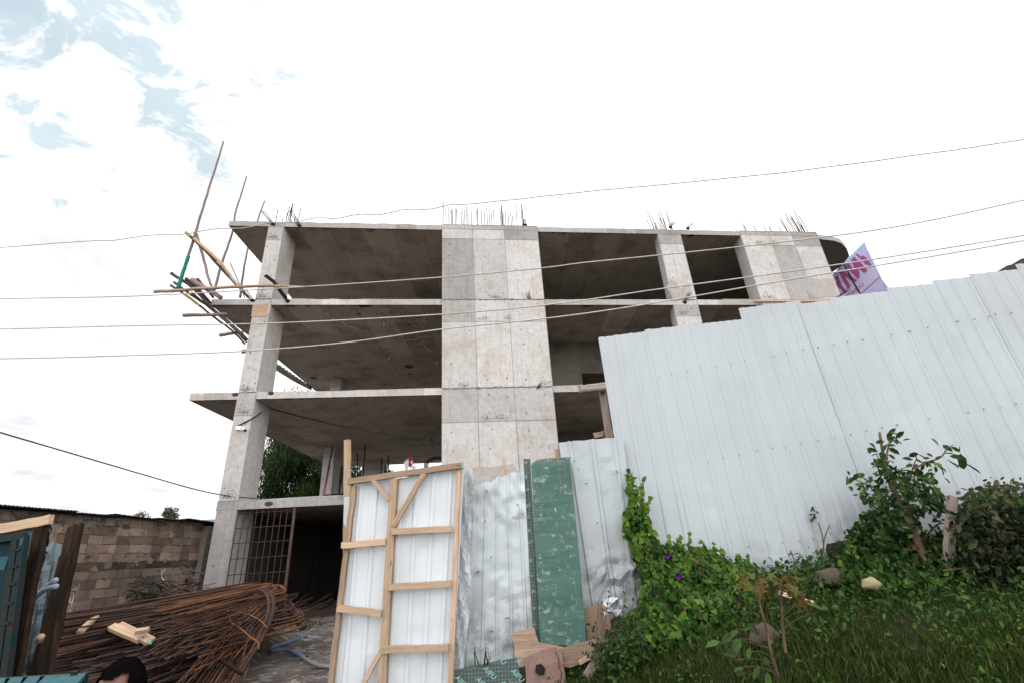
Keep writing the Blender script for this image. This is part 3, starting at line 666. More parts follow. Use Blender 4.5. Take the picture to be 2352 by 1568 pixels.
pole('scaffold_pole', P(17.0, (551.7, 684), (557, 640), (569.6, 570), (591.9, 505), (608.6, 461)), .045, 'greywood', 'thin wooden pole behind the roof slab, just left of the column', 'pole', GSC, 7, 5, .06, .6)
o = pole('scaffold_pole', P(14.2, (427.7, 534.8), (470, 575), (520, 630), (571, 683)), .05, 'darkpole', 'dark diagonal pole with a yellow taped tip, sloping down to the third floor', 'pole', GSC)
pole('tape_wrap', P(14.19, (428.5, 535.5), (438, 545)), .058, 'yellowtape', None, parent=o)
pole('scaffold_pole', P(14.15, (446.5, 549), (486, 584), (510, 608), (528, 633), (557.7, 667)), .055, 'weathered', 'pale brown diagonal pole lying beside the yellow taped one', 'pole', GSC)
pole('scaffold_pole', P(14.4, (452, 539), (466, 590), (478, 636), (490, 669)), .048, 'greywood', 'steep grey pole crossing under the tallest pole', 'pole', GSC)
o = pole('scaffold_pole', P(14.1, (354.5, 670.8), (420, 666), (492.7, 661.5), (595, 657), (660, 658), (697, 659.8)), .058, 'weathered', 'long pale pole with a pointed end lying level across the column', 'pole', GSC, 7, 5, .05, .7)
pole('tape_wrap', P(14.1, (393, 668.2), (399, 667.7)), .07, 'yellowtape', None, parent=o)
pole('scaffold_pole', P(14.5, (393, 628), (441, 660.5), (492.6, 713.5), (568, 780)), .052, 'darkpole', 'longest dark pole sloping from the far left down to the column', 'pole', GSC)
pole('scaffold_pole', P(14.6, (427.7, 641), (455, 664), (483, 696)), .055, 'darkpole', 'short blunt dark pole sloping above the third floor edge', 'pole', GSC)
pole('scaffold_pole', P(14.3, (441, 643), (470, 662), (508, 684.4)), .085, 'greywood', 'thickest grey log sloping onto the third floor corner', 'pole', GSC)
pole('scaffold_pole', P(14.8, (452.5, 640.8), (470, 659), (490, 684)), .045, 'darkpole', 'short dark pole behind the thick grey log', 'pole', GSC)
o = pole('scaffold_pole', P(14.6, (391.7, 655.4), (420, 674), (458, 702), (500, 735), (535, 761), (563, 790)), .038, 'darkpole', 'thin dark pole with yellow stripes, lowest of the sloping ones', 'pole', GSC)
pole('tape_wrap', P(14.59, (425, 677), (447, 693), (459, 703)), .044, 'yellowtape', None, parent=o)
pole('scaffold_pole', P(14.9, (399.4, 648.5), (450, 685), (510, 725.5), (568, 778.5)), .042, 'darkpole', 'dark sloping pole close beside the longest one', 'pole', GSC)
pole('scaffold_pole', P(14.7, (440, 672), (480, 706), (530, 748), (566, 786)), .034, 'darkpole', 'slender dark pole inside the sloping bundle', 'pole', GSC)
pole('scaffold_pole', P(14.5, (421.7, 724), (470, 723.5), (520, 722)), .06, 'greywood', 'short pointed grey pole sticking out level under the third floor corner', 'pole', GSC)
pole('scaffold_pole', P(14.8, (504.6, 770), (530, 766), (558, 762.5)), .06, 'greywood', 'stub of grey pole sticking out low beside the column, tilted up', 'pole', GSC)
pole('scaffold_pole', P(15.6, (557, 806.5), (566, 806), (585, 805)), .07, 'greywood', 'lowest stub of pole poking out behind the corner column', 'pole', GSC)
pole('scaffold_pole', P(14.2, (610.7, 634), (628, 647), (640, 662), (657, 685)), .06, 'darkwood', 'dark crooked stick leaning in front of the corner column', 'pole', GSC)
pole('scaffold_pole', P(15.0, (528.6, 604), (540, 630), (551, 655), (562, 684)), .022, 'greywood', 'thin twig-like stick standing on the third floor near the column', 'pole', GSC)
# green debris net and poles seen through the bay below the third floor
t = thing('debris_net', 'torn green net hanging on poles beyond the corner column', 'net', at(670, 880, 24))
mb = MB()
for k in range(9):
    u = k / 8; a = at(636 + 60 * u, 836 + 42 * u, 24); d = at(640 + 62 * u, 850 + 38 * u + random.uniform(-4, 3), 24); mb.add([a, a + Vector((.22, .1, -.05)), d + Vector((.22, .05, 0)), d], [(0, 1, 2, 3)], random.uniform(.7, 1.2))
build(mb, 'net', ['greennet'], t)
for k in range(4): pole('pole', P(23.8 - k * .1, (632, 834 + 4 * k), (675, 864 + 3 * k), (715, 888 + 2 * k)), .04, 'darkpole', None, parent=t)
# steel props
GP = 'steel props standing on the first floor'
def prop(top, bot, zt, label, mat='redpaint', full=True):
    a = az(*top, zt); b_ = az(*bot, Z1 + .28) if full else Vector((a.x + random.uniform(-.05, .25), a.y, Z1 + .28))
    t = thing('steel_prop', label, 'prop', b_, GP); mb = MB(); m = a.lerp(b_, .45)
    mb.tube([a, m], .032, 7); build(mb, 'inner_tube', [mat if mat == 'blackpipe' else 'rebar'], t, True)
    mb = MB(); mb.tube([m, b_], .042, 7); build(mb, 'outer_tube', [mat], t, True)
    mb = MB(); mb.box(b_ + Vector((0, 0, .01)), .09, .09, .008); build(mb, 'base_plate', ['rebar'], t)
prop((764, 1024), (742, 1144), Z2 - .1, 'red and white worn prop leaning on the front of the inner column')
prop((795, 1062), (784, 1133), Z2 - .6, 'dark prop leaning against the side of the inner column', 'blackpipe')
prop((821, 1040), (812, 1095), Z2 - .01, 'dark tilted prop just right of the tall timber post', 'blackpipe', False)
prop((839, 1020.7), (839, 1092), Z2 - .01, 'worn red upright prop in front of the far square column', 'redpaint', False)
prop((876, 1050), (874, 1089), Z2 - .01, 'thin dark prop at the right side of the far square column', 'blackpipe', False)
prop((891.6, 1046), (889, 1087), Z2 - .01, 'rightmost dark prop, standing alone before the bright gap', 'blackpipe', False)
simple_beam('plank', az(989, 1003, Z2 - .03), az(1006, 1060, Z2 - 1.6), .14, .05, 'greywood', 'dark plank leaning against the left side of the lift shaft wall', 'plank')
# stacked pipes on the first floor edge
pc = [(85, 1125), (120, 1127), (152, 1105), (205, 1092), (240, 1122), (232, 1070), (262, 1076), (292, 1117), (310, 1077), (326, 1107), (346, 1082), (386, 1098), (405, 1076), (440, 1080), (470, 1067)]
for k, (x, y) in enumerate(pc):
    px, py = (x * .2126 + 1280) / 1.7415, (y * .2126 + 1750) / 1.7415
    p0 = onplane(px, py, A0 + D1 * .06, NF); mb = MB(); green = k in (8, 10, 13, 14); L_ = random.uniform(1.6, 2.4)
    p0.z = max(p0.z, Z1 + .27 + .035)
    mb.tube([p0 + D1 * L_, p0], .033, 9, caps=False); mb.tube([p0, p0 + D1 * L_], .026, 9, .4, caps=False)
    tag(build(mb, 'steel_pipe', ['greenpipe' if green else 'blackpipe'], None, True), ('greenish pipe end' if green else 'black pipe end') + ' in the stack of pipes on the first floor edge', 'pipe', 'pipes stacked on the first floor edge')
# laundry
t = thing('hanging_laundry', 'white and red garment hanging in the open bay above the gate', 'laundry', at(938, 1080, 18))
mb = MB()
def cloth(pts, Y, mat, name, par, th=.012):
    mb = MB(); q = [at((x * .2126 + 1280) / 1.7415, (y * .2126 + 1750) / 1.7415, Y) for x, y in pts]
    q = [p + Vector((0, random.uniform(-.06, .06), 0)) for p in q]; mb.prism(q, (0, th, 0)); build(mb, name, [mat], par)
cloth([(1672, 378), (1582, 460), (1604, 612), (1635, 600), (1668, 560), (1690, 440)], 18.05, 'whitecloth', 'white_garment', t)
cloth([(1668, 362), (1720, 342), (1735, 380), (1752, 462), (1722, 500), (1690, 545), (1664, 535), (1670, 450)], 17.95, 'redcloth', 'red_garment', t)
cloth([(1690, 545), (1722, 500), (1712, 575), (1695, 560)], 17.97, 'whitecloth', 'white_garment', t)
cloth([(1700, 455), (1740, 410), (1748, 450), (1735, 490), (1712, 480)], 17.9, 'whitecloth', 'white_garment', t)
mb = MB(); mb.tube(bez([at(880, 1045, 18), at(938, 1047.5, 17.98), at(1008, 1043, 18)], 5), .006, 4); build(mb, 'line', ['blackcable'], t)
# coil of black hose by the tower
mb = MB()
for k in range(4):
    c = az(1003, 1067, Z1 + 1.5 ) ; c = at(1003, 1068, 16.2)
    mb.tube([c + Vector((math.cos(a) * (.30 + .03 * k), -.05 * k, math.sin(a) * (.22 + .02 * k))) for a in np.linspace(0, 2 * PI, 25)], .018, 5)
tag(build(mb, 'hose_coil', ['blackcable'], None, True), 'coil of black hose hanging at the left side of the lift shaft wall', 'hose')
# camera on the corner column with its black cable
cpos = onplane(549.5, 982.5, A0 - D1 * .02, NF)
t = thing('security_camera', 'white box and small bullet camera fixed to the corner column', 'camera', cpos)
mb = MB(); mb.box(cpos - D1 * .02, .073, .04, .06, E1, D1); build(mb, 'junction_box', ['whiteplastic'], t)
c2 = onplane(558.5, 982.5, A0 - D1 * .08, NF); c3 = onplane(563, 988, A0 - D1 * .28, NF); mb = MB(); mb.tube([c2, c2.lerp(c3, .8)], .042, 10); cb = build(mb, 'camera_body', ['whiteplastic'], t, False)
mb = MB(); mb.tube([c2.lerp(c3, .8), c3], .044, 10); build(mb, 'lens', ['darklens'], cb)
mb = MB(); mb.tube([cpos + E1 * .05 - Vector((0, 0, .065)) - D1 * .03, c2 + Vector((0, 0, -.05))], .015, 6); build(mb, 'bracket', ['whiteplastic'], t)
mb = MB(); q0 = onplane(545, 978, A0 - D1 * .03, NF); q1 = onplane(585, 957, A0 - D1 * .03, NF); q2 = az(617, 934.5, Z2 - .25)
q2 = B(TB + .03, .30, 0) + Vector((0, 0, 0)); q2 = onplane(614, 935.5, B(TB + .02, 0, 0), E1)
mb.tube([q0, onplane(584.5, 957.5, A0 - D1 * .03, NF), q2] + bez([q2, at(700, 958, 16.2), at(800, 981, 16.0), at(900, 996, 15.8), at(1011, 1006, 15.62)], 5)[1:], .022, 5)
tag(build(mb, 'camera_cable', ['blackcable'], None, True), 'black cable from the security camera slung under the second floor slab', 'cable')

# overhead wires
GW = 'overhead wires crossing in front of the building'
def wire(px, Y0, Y1, label, r=.017, wob=0., mat='cable', grp=GW):
    q = []; x0, x1 = px[0][0], px[-1][0]
    for x, y in px: q.append(at(x, y, lerp(Y0, Y1, (x - x0) / (x1 - x0))))
    q = bez(q, 7)
    if wob: q = [p + Vector((0, 0, math.sin(i * 1.35) * wob * (1 if 12 < i < 44 else .15))) for i, p in enumerate(q)]
    mb = MB(); mb.tube(q, r, 5); return tag(build(mb, 'overhead_wire', [mat], None, True), label, 'wire', grp)
wire([(-300, 600), (0, 569), (300, 547), (528, 525), (700, 506), (850, 493), (1017, 475), (1180, 459), (1335, 442), (1760, 401), (2060, 363), (2352, 321), (2700, 262)], 9.0, 6.5, 'topmost overhead wire, kinked, running just above the roof', .0105, .034)
wire([(-300, 700), (0, 687), (320, 680), (700, 659), (1017, 637), (1245, 616), (1340, 604), (1510, 587), (1800, 556), (2060, 521), (2352, 460), (2700, 378)], 9.2, 6.6, 'second overhead wire from the top, crossing below the roof slab', .0125)
wire([(-300, 762), (0, 756), (320, 748), (640, 742), (1017, 722), (1280, 698), (1510, 665), (1800, 626), (2060, 588), (2352, 541), (2700, 478)], 9.0, 6.4, 'third overhead wire from the top, crossing just below the third floor', .0125)
wire([(-300, 822), (0, 823), (320, 815), (560, 806), (800, 786), (1010, 757), (1260, 731), (1480, 700), (1800, 645), (2060, 603), (2352, 553), (2700, 488)], 8.8, 6.3, 'lowest of the four long overhead wires', .0125)
q = bez([at(-150, 948, 8.5), at(0, 992, 9.4), at(150, 1036, 10.6), at(330, 1089, 12.4), at(450, 1123, 13.8), onplane(520, 1137, A0 - D1 * .04, NF), onplane(587, 1143.5, A0 - D1 * .04, NF)], 6)
mb = MB(); mb.tube(q, .016, 5); tag(build(mb, 'service_wire', ['blackcable'], None, True), 'thin dark wire sloping down from the left to the foot of the corner column', 'wire')

# ------------------------------------------------------------------ banner hanging beyond the shear wall
bp = at(1975, 650, 20.5); bn = Vector((-.55, -.83, -.05)).normalized()
def bpt(zx, zy, off=0.): return onplane((zx * .15944 + 3280) / 1.7415, (zy * .15944 + 950) / 1.7415, bp - bn * off * -1, bn)
t = thing('banner', 'translucent lilac banner with mirrored maroon lettering hanging beyond the shear wall', 'banner', bp)
outl = [(1118, 115), (1165, 290), (1300, 545), (1420, 800), (1560, 1080), (1775, 1350), (1900, 1520), (700, 1900), (300, 1700), (200, 1400), (240, 1080), (330, 930), (590, 660), (750, 490), (900, 330), (1010, 215)]
mb = MB(); mb.prism([bpt(*q) for q in outl], bn * -.006); build(mb, 'cloth', ['banner'], t)
mb = MB(); mb.prism([bpt(*q, .006) for q in ((1118, 115), (1108, 245), (960, 330), (700, 610), (600, 690), (330, 985), (318, 930), (590, 650), (750, 480), (1010, 215))], bn * -.004); build(mb, 'hem', ['bannerhem'], t)
mb = MB(); mb.prism([bpt(*q, .006) for q in ((1118, 130), (1180, 290), (1310, 545), (1435, 800), (1575, 1080), (1775, 1345), (1740, 1345), (1545, 1085), (1410, 810), (1285, 560), (1160, 310))], bn * -.003); build(mb, 'hem', ['bannerhem'], t)
mb = MB(); mb.tube([bpt(590, 640, .03), bpt(850, 1140, .03), bpt(1100, 1560, .03)], .03, 6); build(mb, 'pole', ['blackcable'], t)
letters = [[(930, 408), (890, 438), (1010, 535), (1150, 688), (1180, 680), (1268, 770), (1312, 712), (1180, 540), (1120, 480), (1062, 455), (1030, 490)],
           [(852, 488), (782, 562), (850, 740), (868, 830), (705, 640), (640, 702), (760, 850), (945, 1052), (1000, 1000), (985, 880), (958, 755), (1105, 908), (1195, 830), (1010, 620)],
           [(545, 822), (478, 885), (600, 1130), (700, 1300), (775, 1232), (690, 1090), (612, 975), (870, 1145), (935, 1075), (740, 940)],
           [(440, 945), (375, 1000), (440, 1140), (370, 1105), (430, 1235), (540, 1320), (600, 1400), (665, 1345), (560, 1230)],
           [(480, 1385), (545, 1440), (510, 1470)]]
for l in letters:
    mb = MB(); mb.prism([bpt(*q, .007) for q in l], bn * -.003); build(mb, 'lettering', ['bannerink'], t)
mb = MB(); mb.prism([bpt(*q, .007) for q in ((1490, 985), (1505, 1000), (1225, 1255), (1035, 1415), (1010, 1420), (1200, 1245))], bn * -.003); build(mb, 'stripe', ['bannerink'], t)
def textmesh(s, size=1.):
    c = bpy.data.curves.new('txt', 'FONT'); c.body = s; c.size = size; c.offset = .018; c.resolution_u = 2; c.align_x = 'LEFT'
    o = bpy.data.objects.new('txt', c); C.objects.link(o); dg = bpy.context.evaluated_depsgraph_get()
    me = bpy.data.meshes.new_from_object(o.evaluated_get(dg)); v = [(p.co.x, p.co.y) for p in me.vertices]; f = [tuple(p.vertices) for p in me.polygons]
    bpy.data.objects.remove(o); bpy.data.curves.remove(c); bpy.data.meshes.remove(me); return v, f
def puttext(s, fn, name, mat, parent, size=1.):
    v, f = textmesh(s, size); mb = MB(); mb.add([fn(x, y) for x, y in v], f); return build(mb, name, [mat], parent)
# mirrored word: starts upper right (1105,1130) and runs down left
puttext('CONSTR', lambda x, y: bpt(1118 - 100 * x - 62 * y, 1205 + 76 * x - 88 * y, .011), 'lettering', 'bannerink', t, 1.15)
puttext('CO', lambda x, y: bpt(1540 - 55 * x - 18 * y, 1335 + 36 * x - 50 * y, .011), 'lettering', 'bannerink', t, .7)
mb = MB()
for a in range(20):
    q = a / 20 * 2 * PI; q2 = (a + 1) / 20 * 2 * PI; f_ = lambda r, q: bpt(1645 + math.cos(q) * 52 * r, 1272 + math.sin(q) * 76 * r, .011)
    mb.add([f_(1, q), f_(1, q2), f_(.9, q2), f_(.9, q)], [(0, 1, 2, 3)])
build(mb, 'emblem', ['bannerink'], t)

# ------------------------------------------------------------------ corrugated sheets
def corrugated(mb, bl, br, tl, tr, spacing=.2, ribw=.05, ribh=.022, rows=10, dent=0., top=None, bot=None, phase=.05, flat=True, tint=1., side=None, curl=None):
    """bilinear sheet; ribs run bottom to top. top(u)/bot(u): v limits; dent(u,v)-> offset"""
    bl, br, tl, tr = map(Vector, (bl, br, tl, tr)); wd = ((br - bl).length + (tr - tl).length) / 2; ht = (tl - bl).length
    n = (br - bl).cross(tl - bl).normalized()          # faces the viewer when bl->br is left to right
    us = []; x = phase - spacing
    if flat:
        while x < wd + spacing:
            for d, h in ((0, 0), (ribw * .28, ribh), (ribw * .72, ribh), (ribw, 0)): us.append((x + d, h))
            us.append((x + ribw + (spacing - ribw) * .33, 0)); us.append((x + ribw + (spacing - ribw) * .66, 0)); x += spacing
    else:
        k = 0
        while k * spacing / 6 < wd + spacing: us.append((k * spacing / 6, ribh / 2 * math.cos(k * PI / 3))); k += 1
    us = [(0., 0.)] + [(q, h) for q, h in us if .004 < q < wd - .004] + [(wd, 0.)]
    vs = []; gv = []; fs = []; m = len(us)
    for j in range(rows + 1):
        for q, h in us:
            u = q / wd; v0 = bot(u) if bot else 0.; v1 = top(u) if top else 1.; v = lerp(v0, v1, j / rows)
            p = bl.lerp(br, u).lerp(tl.lerp(tr, u), v)
            o = h + (dent(u, v) if dent else 0.)
            vs.append(p + n * o); gv.append((u * wd, v * ht, 0))
    for j in range(rows):
        for i in range(m - 1): fs.append((j * m + i, j * m + i + 1, (j + 1) * m + i + 1, (j + 1) * m + i))
    mb.add(vs, fs, tint, 0, gv); return n
def dentfield(n, amp, wd=1., ht=3., rad=(.05, .16)):
    ds = [(random.random(), random.random(), random.uniform(*rad), random.uniform(-amp, amp)) for _ in range(n)]
    def f(u, v):
        o = 0
        for a, b_, r, h in ds:
            d2 = (((u - a) * wd) ** 2 + ((v - b_) * ht) ** 2) / (r * r)
            if d2 < 5: o += h * math.exp(-d2)
        return o
    return f
# tall fence: plane through the left edge, coming a little nearer to the right
FP = at(1374, 775, 5.0); FDIR = Vector((1, -.10, 0)).normalized(); FN = Vector((FDIR.y, -FDIR.x, 0)).normalized()
def fp(x, y, off=0.): return onplane(x, y, FP + FN * off, FN)
LEAN = Vector((.045, 0, 0))
fence = thing('sheet_fence', 'tall white corrugated sheet fence stepping up the grassy bank', 'fence', FP - Vector((0, 0, 2.8)))
tops = [((1374, 775), (1487, 761)), ((1487, 757), (1710, 733)), ((1709.7, 707.5), (1834.7, 691)), ((1836, 698.5), (1937, 686.4)), ((1936.6, 681), (2045, 668)),
        ((2045, 661), (2150.6, 651.5)), ((2150.6, 644.5), (2233, 636)), ((2232, 630), (2346, 618)), ((2345, 607), (2470, 590)), ((2470, 585), (2620, 566))]
for k, (a, b_) in enumerate(tops):
    off = .006 * (k % 2); pa, pb = fp(*a, off), fp(*b_, off)
    if k: pa = pa + FDIR * ((prev_b - pa).dot(FDIR) - .03)
    prev_b = pb
    za, zb = tz(pa.x, pa.y - .3) - .05, tz(pb.x, pb.y - .3) - .05
    zb_ = min(za, zb) + (.02 if k in (3, 4) else 0)
    la = Vector((pa.x, pa.y, zb_)) + LEAN; lb = Vector((pb.x + .012, pb.y, zb_)) + LEAN
    mb = MB(); rw = dentfield(14 if k > 1 else 8, .006, 1, 3)
    low = dentfield(16, .025, 1, 3, (.04, .10)); dn = lambda u, v: rw(u, v) + (low(u, v * 4) if v < .22 else 0)
    topf = lambda u: 1 + math.sin(u * 40) * .0008
    corrugated(mb, la, lb, pa, pb + FDIR * .012, .158, .055, .010, 22, dn, topf, None, .02, tint=random.uniform(.97, 1.03))
    sb = mb; ln = (pb - pa).length
    for r_, (r0, r1) in enumerate((((1500, 868), (2352, 712.5)), ((1600, 1062), (2352, 922)), ((1680, 1262), (2352, 1150)))):
        q0, q1 = fp(*r0), fp(*r1)
        for i in range(int(ln / .158) + 1):
            p = pa + FDIR * (.02 + .021 + i * .158 + random.uniform(-.012, .012)); u = (p - q0).dot(FDIR) / (q1 - q0).dot(FDIR)
            if u < 0 or random.random() < .12: continue
            z = lerp(q0.z, q1.z, u) + random.uniform(-.012, .012); lx = (pa.z - z) / (pa.z - zb_) * .045
            sb.ball(Vector((p.x + lx, p.y, z)) + FN * .016, .0062, 6, 4, 0., 1.6, 1)
    build(mb, 'corrugated_sheet', ['sheet', 'galv'], fence)
# timber rails and posts on the far side of the fence
for (r0, r1) in (((1500, 868), (2600, 668)), ((1490, 1080), (2600, 880))):
    mb = MB(); mb.beam(fp(*r0) - FN * .06, fp(*r1) - FN * .06, .07, .05); build(mb, 'rail', ['weathered'], fence)
for x in (1440, 1720, 2050, 2350):
    p = fp(x, 900) - FN * .13; mb = MB(); mb.beam(Vector((p.x + .04, p.y, tz(p.x, p.y) - .3)), Vector((p.x, p.y, 3.6)), .08, .08); build(mb, 'post', ['weathered'], fence)
# low panel in front of the fence's left end
low = thing('low_fence', 'lower white sheet panel between the green board and the tall fence', 'fence panel', at(1380, 1380, 4.93))
mb = MB(); df = dentfield(26, .014, .7, 1.5, (.03, .09)); lf = dentfield(14, .05, .7, 1.5, (.05, .12))
ta = [random.uniform(-.006, .004) for _ in range(30)]
corrugated(mb, at(1340, 1392, 4.93), at(1478, 1376, 4.93), at(1283, 1014, 4.93), at(1431, 1003, 4.93), .21, .05, .018, 26, lambda u, v: df(u, v) + (lf(u, v * 4) if v < .25 else 0), lambda u: 1 + ta[int(u * 29)], lambda u: -.10 - .03 * math.sin(u * 9), .08)
build(mb, 'corrugated_sheet', ['sheet'], low)
mb = MB(); mb.beam(at(1300, 1150, 5.0), at(1445, 1140, 5.0), .07, .05); build(mb, 'rail', ['weathered'], low)
mb = MB(); p = at(1320, 1300, 4.99); mb.beam(Vector((p.x, p.y, .7)), Vector((p.x - .05, p.y, 2.7)), .07, .05); build(mb, 'post', ['weathered'], low)
mb = MB()
for q in ((1318, 1060), (1350, 1110), (1420, 1085), (1370, 1200), (1303, 1120), (1330, 1075)):
    p = at(*q, 4.90); mb.tube([p, p + Vector((random.uniform(-.03, .03), -.015, random.uniform(-.02, .02)))], .004, 4)
build(mb, 'bent_nails', ['rebar'], low)

# ------------------------------------------------------------------ gate leaf
GY = 4.5
gate = thing('gate_leaf', 'white sheet metal gate leaf with a pale timber frame standing open', 'gate', at(900, 1700, GY))
def down(p, q, z=.16):
    a, b_ = at(*p, GY), at(*q, GY); u = (z - a.z) / (b_.z - a.z); return a, a.lerp(b_, u)
def gbeam(a, b_, w_, name, mat='fresh', y=0., th=.045, label=None, seg=8, jit=.003):
    mb = MB(); o = Vector((0, y, 0)); mb.beam(a + o, b_ + o, w_ / FPX * 4.7, th, seg=seg, jit=jit)
    mb.t = [random.choice([.74, .88, .96, 1.04, 1.12])] * len(mb.t); ob = build(mb, name, [mat], gate)
    if label: ob['label'] = label
    return ob
def gp(x, y): return at(x, y, GY)
def gsheet(tl, tr, bl, br, ph, n=12):
    a, b0 = down(tl, bl); c, d0 = down(tr, br); mb = MB(); df = dentfield(n * 2, .009, .5, 2, (.03, .08)); wv = dentfield(6, .012, .5, 2, (.1, .3))
    corrugated(mb, b0, d0, a, c, .14, .05, .012, 40, lambda u, v: df(u, v) + wv(u, v), None, None, ph); return build(mb, 'corrugated_sheet', ['gatesheet'], gate)
gsheet((812, 1108), (912, 1098), (766, 1568), (886, 1568), .06)
gsheet((906, 1099), (1066, 1072), (880, 1568), (1041, 1568), .03, 18)
gbeam(gp(804, 1107), gp(1064, 1070), 12, 'top_rail', y=-.055)
mb = MB(); e0 = gp(1064, 1070) + Vector((.004, -.055, 0)); mb.box(e0, .006, .024, .026); build(mb, 'painted_end', ['greenpaint'], gate)
a, b_ = down((817, 1116), (763, 1568)); gbeam(a, b_, 9.5, 'post', 'weathered', -.03, seg=16, jit=.005)
a, b_ = down((908, 1100), (882, 1568)); gbeam(a, b_, 15, 'post', 'fresh', -.04, .06, seg=14)
a, b_ = down((1055, 1079), (1036, 1568)); gbeam(a, b_, 9, 'post', 'weathered', -.03, seg=16, jit=.004)
for q in (((905, 1221), (1041, 1214)), ((897, 1346), (1039, 1338)), ((887, 1487), (1034, 1482)), ((792, 1252), (891, 1243)), ((783, 1393), (882, 1405))):
    gbeam(gp(*q[0]), gp(*q[1]), 11.5, 'cross_rail', y=-.075, th=.035)
for q in (((862, 1103), (898, 1149)), ((978, 1088), (907, 1208)), ((878, 1494), (836, 1572))):
    gbeam(gp(*q[0]), gp(*q[1]), 9 if q[0][0] != 978 else 10, 'brace', 'weathered', y=-.06, th=.035)
# tall post left of the gate
def timber(name, a, b_, w_, h_, mat, label, cat, **k):
    mb = MB(); mb.beam(a, b_, w_, h_, seg=k.get('seg', 10), jit=k.get('jit', .004), taper=k.get('taper', 1.)); return tag(build(mb, name, [mat]), label, cat, k.get('group'))
a = at(799, 1010, 4.8); b_ = at(798, 1138, 4.8); b_ = a + (b_ - a) * ((tz(a.x, 4.8) - .2 - a.z) / (b_.z - a.z))
timber('timber_post', a, b_, .058, .05, 'fresh', 'tall split timber post rising behind the left end of the gate', 'post', jit=.004, seg=14)
p = at(1160, 1070, 4.9); timber('timber_post', at(1159, 1048, 4.9), Vector((p.x, p.y, .9)), .035, .03, 'weathered', 'short splintered stake behind the torn sheet', 'post', jit=.005)
mb = MB(); q = [at(790, 1140, 4.62), at(803, 1140, 4.62), at(800, 1180, 4.62), at(797, 1215, 4.62), at(789, 1200, 4.62), at(790, 1165, 4.62)]; mb.prism(q, (0, .004, 0))
tag(build(mb, 'sheet_scrap', ['torn']), 'crumpled scrap of white sheet at the left edge of the gate', 'scrap')

# crumpled strip and torn sheet
def crumple(u, v, s, amp):
    return amp * (math.sin(u * 9 * s + v * 23 * s + 1.3) * .5 + math.sin(u * 21 * s - v * 41 * s) * .3 + math.sin(u * 37 * s + v * 67 * s + 2) * .25)
mb = MB(); rows = 60; cols = 9; vs = []; gv = []; fs = []
for j in range(rows + 1):
    v = j / rows
    xl = np.interp(v, [0, .1, .5, .8, 1], [1065, 1060, 1051, 1049, 1046]); xr = np.interp(v, [0, .03, .12, .2, .55, .8, 1], [1086, 1089, 1090, 1083, 1084, 1075, 1066]); y = lerp(1079, 1545, v)
    for i in range(cols + 1):
        u = i / cols; p = at(lerp(xl, xr, u), y + (random.uniform(-2, 2) if j == 0 else 0), 4.62)
        vs.append(p + Vector((0, random.gauss(0, .0025) + crumple(u * .35, v * .62, 1, .03) - .05 * u, 0))); gv.append((u * .2, v * 2, 0))
for j in range(rows):
    for i in range(cols): fs.append((j * (cols + 1) + i, (j + 1) * (cols + 1) + i, (j + 1) * (cols + 1) + i + 1, j * (cols + 1) + i + 1))
mb.add(vs, fs, 1., 0, gv); tag(build(mb, 'crumpled_sheet', ['torn']), 'narrow crumpled strip of sheet metal beside the right post of the gate', 'sheet')
jag = [(0, 1142), (.05, 1136), (.10, 1118), (.17, 1112), (.26, 1109), (.36, 1110), (.43, 1103), (.5, 1094), (.58, 1097), (.66, 1089), (.76, 1083), (.86, 1086), (1, 1082)]
tl, tr_, bl_, br_ = at(1086, 1082, 4.78), at(1203, 1082, 4.78), at(1062, 1540, 4.78), at(1228, 1500, 4.78)
H0 = 1540 - 1082
topf = lambda u: 1 - (np.interp(u, [q[0] for q in jag], [q[1] for q in jag]) - 1082) / (H0 - 20 * u) + random.uniform(-.004, .004)
df = dentfield(70, .013, .55, 2, (.025, .07)); d2 = dentfield(26, .035, .55, 2, (.03, .08))
mb = MB(); corrugated(mb, bl_, br_, tl, tr_, .118, .03, .014, 60, lambda u, v: df(u, v) + (d2(u, v) if v > .6 else 0) + (crumple(u, v, .8, .012) if v > .72 else 0), topf, None, .02)
torn = tag(build(mb, 'torn_sheet', ['torn']), 'torn white corrugated sheet with a jagged top edge beside the gate', 'sheet')
mb = MB()
for q in ((1117, 1095 + 30), (1127, 1279), (1135, 1450), (1160, 1420), (1100, 1310), (1187, 1160), (1112, 1200)):
    p = at(*q, 4.75); mb.tube([p, p + Vector((random.uniform(-.04, .04), -.02, random.uniform(-.03, .03)))], .004, 4)
build(mb, 'bent_nails', ['rebar'], torn)

# boards leaning against the sheets
def board(name, px, Y, th, mat, label, cat='board', gvs=None, wig=0., seg=6):
    q = []
    for i in range(len(px)):
        a, b_ = Vector(px[i]).to_2d() if False else px[i], px[(i + 1) % len(px)]
        for k in range(seg if wig else 1):
            u = k / seg; j = wig if k else wig * .3; q.append((lerp(a[0], b_[0], u) + random.uniform(-j, j), lerp(a[1], b_[1], u) + random.uniform(-j, j)))
    ys = [y for _, y in px]; y0, y1 = min(ys), max(ys)
    pts = [at(x, y, lerp(Y[1], Y[0], (y - y0) / (y1 - y0)) if isinstance(Y, tuple) else Y) for x, y in q]
    o = pts[0]; mb = MB(); mb.prism(pts, (0, th, 0), gv=[(p.x - o.x, p.z - o.z, 0) for p in pts] if gvs is None else [gvs(p - o) for p in pts])
    return tag(build(mb, name, [mat]), label, cat)
st = board('film_faced_strip', [(1202, 1053), (1218, 1053), (1242, 1481), (1226, 1483)], (4.72, 4.84), .016, 'gridply', 'narrow upright strip of gridded dark green board with pale print', wig=.4)
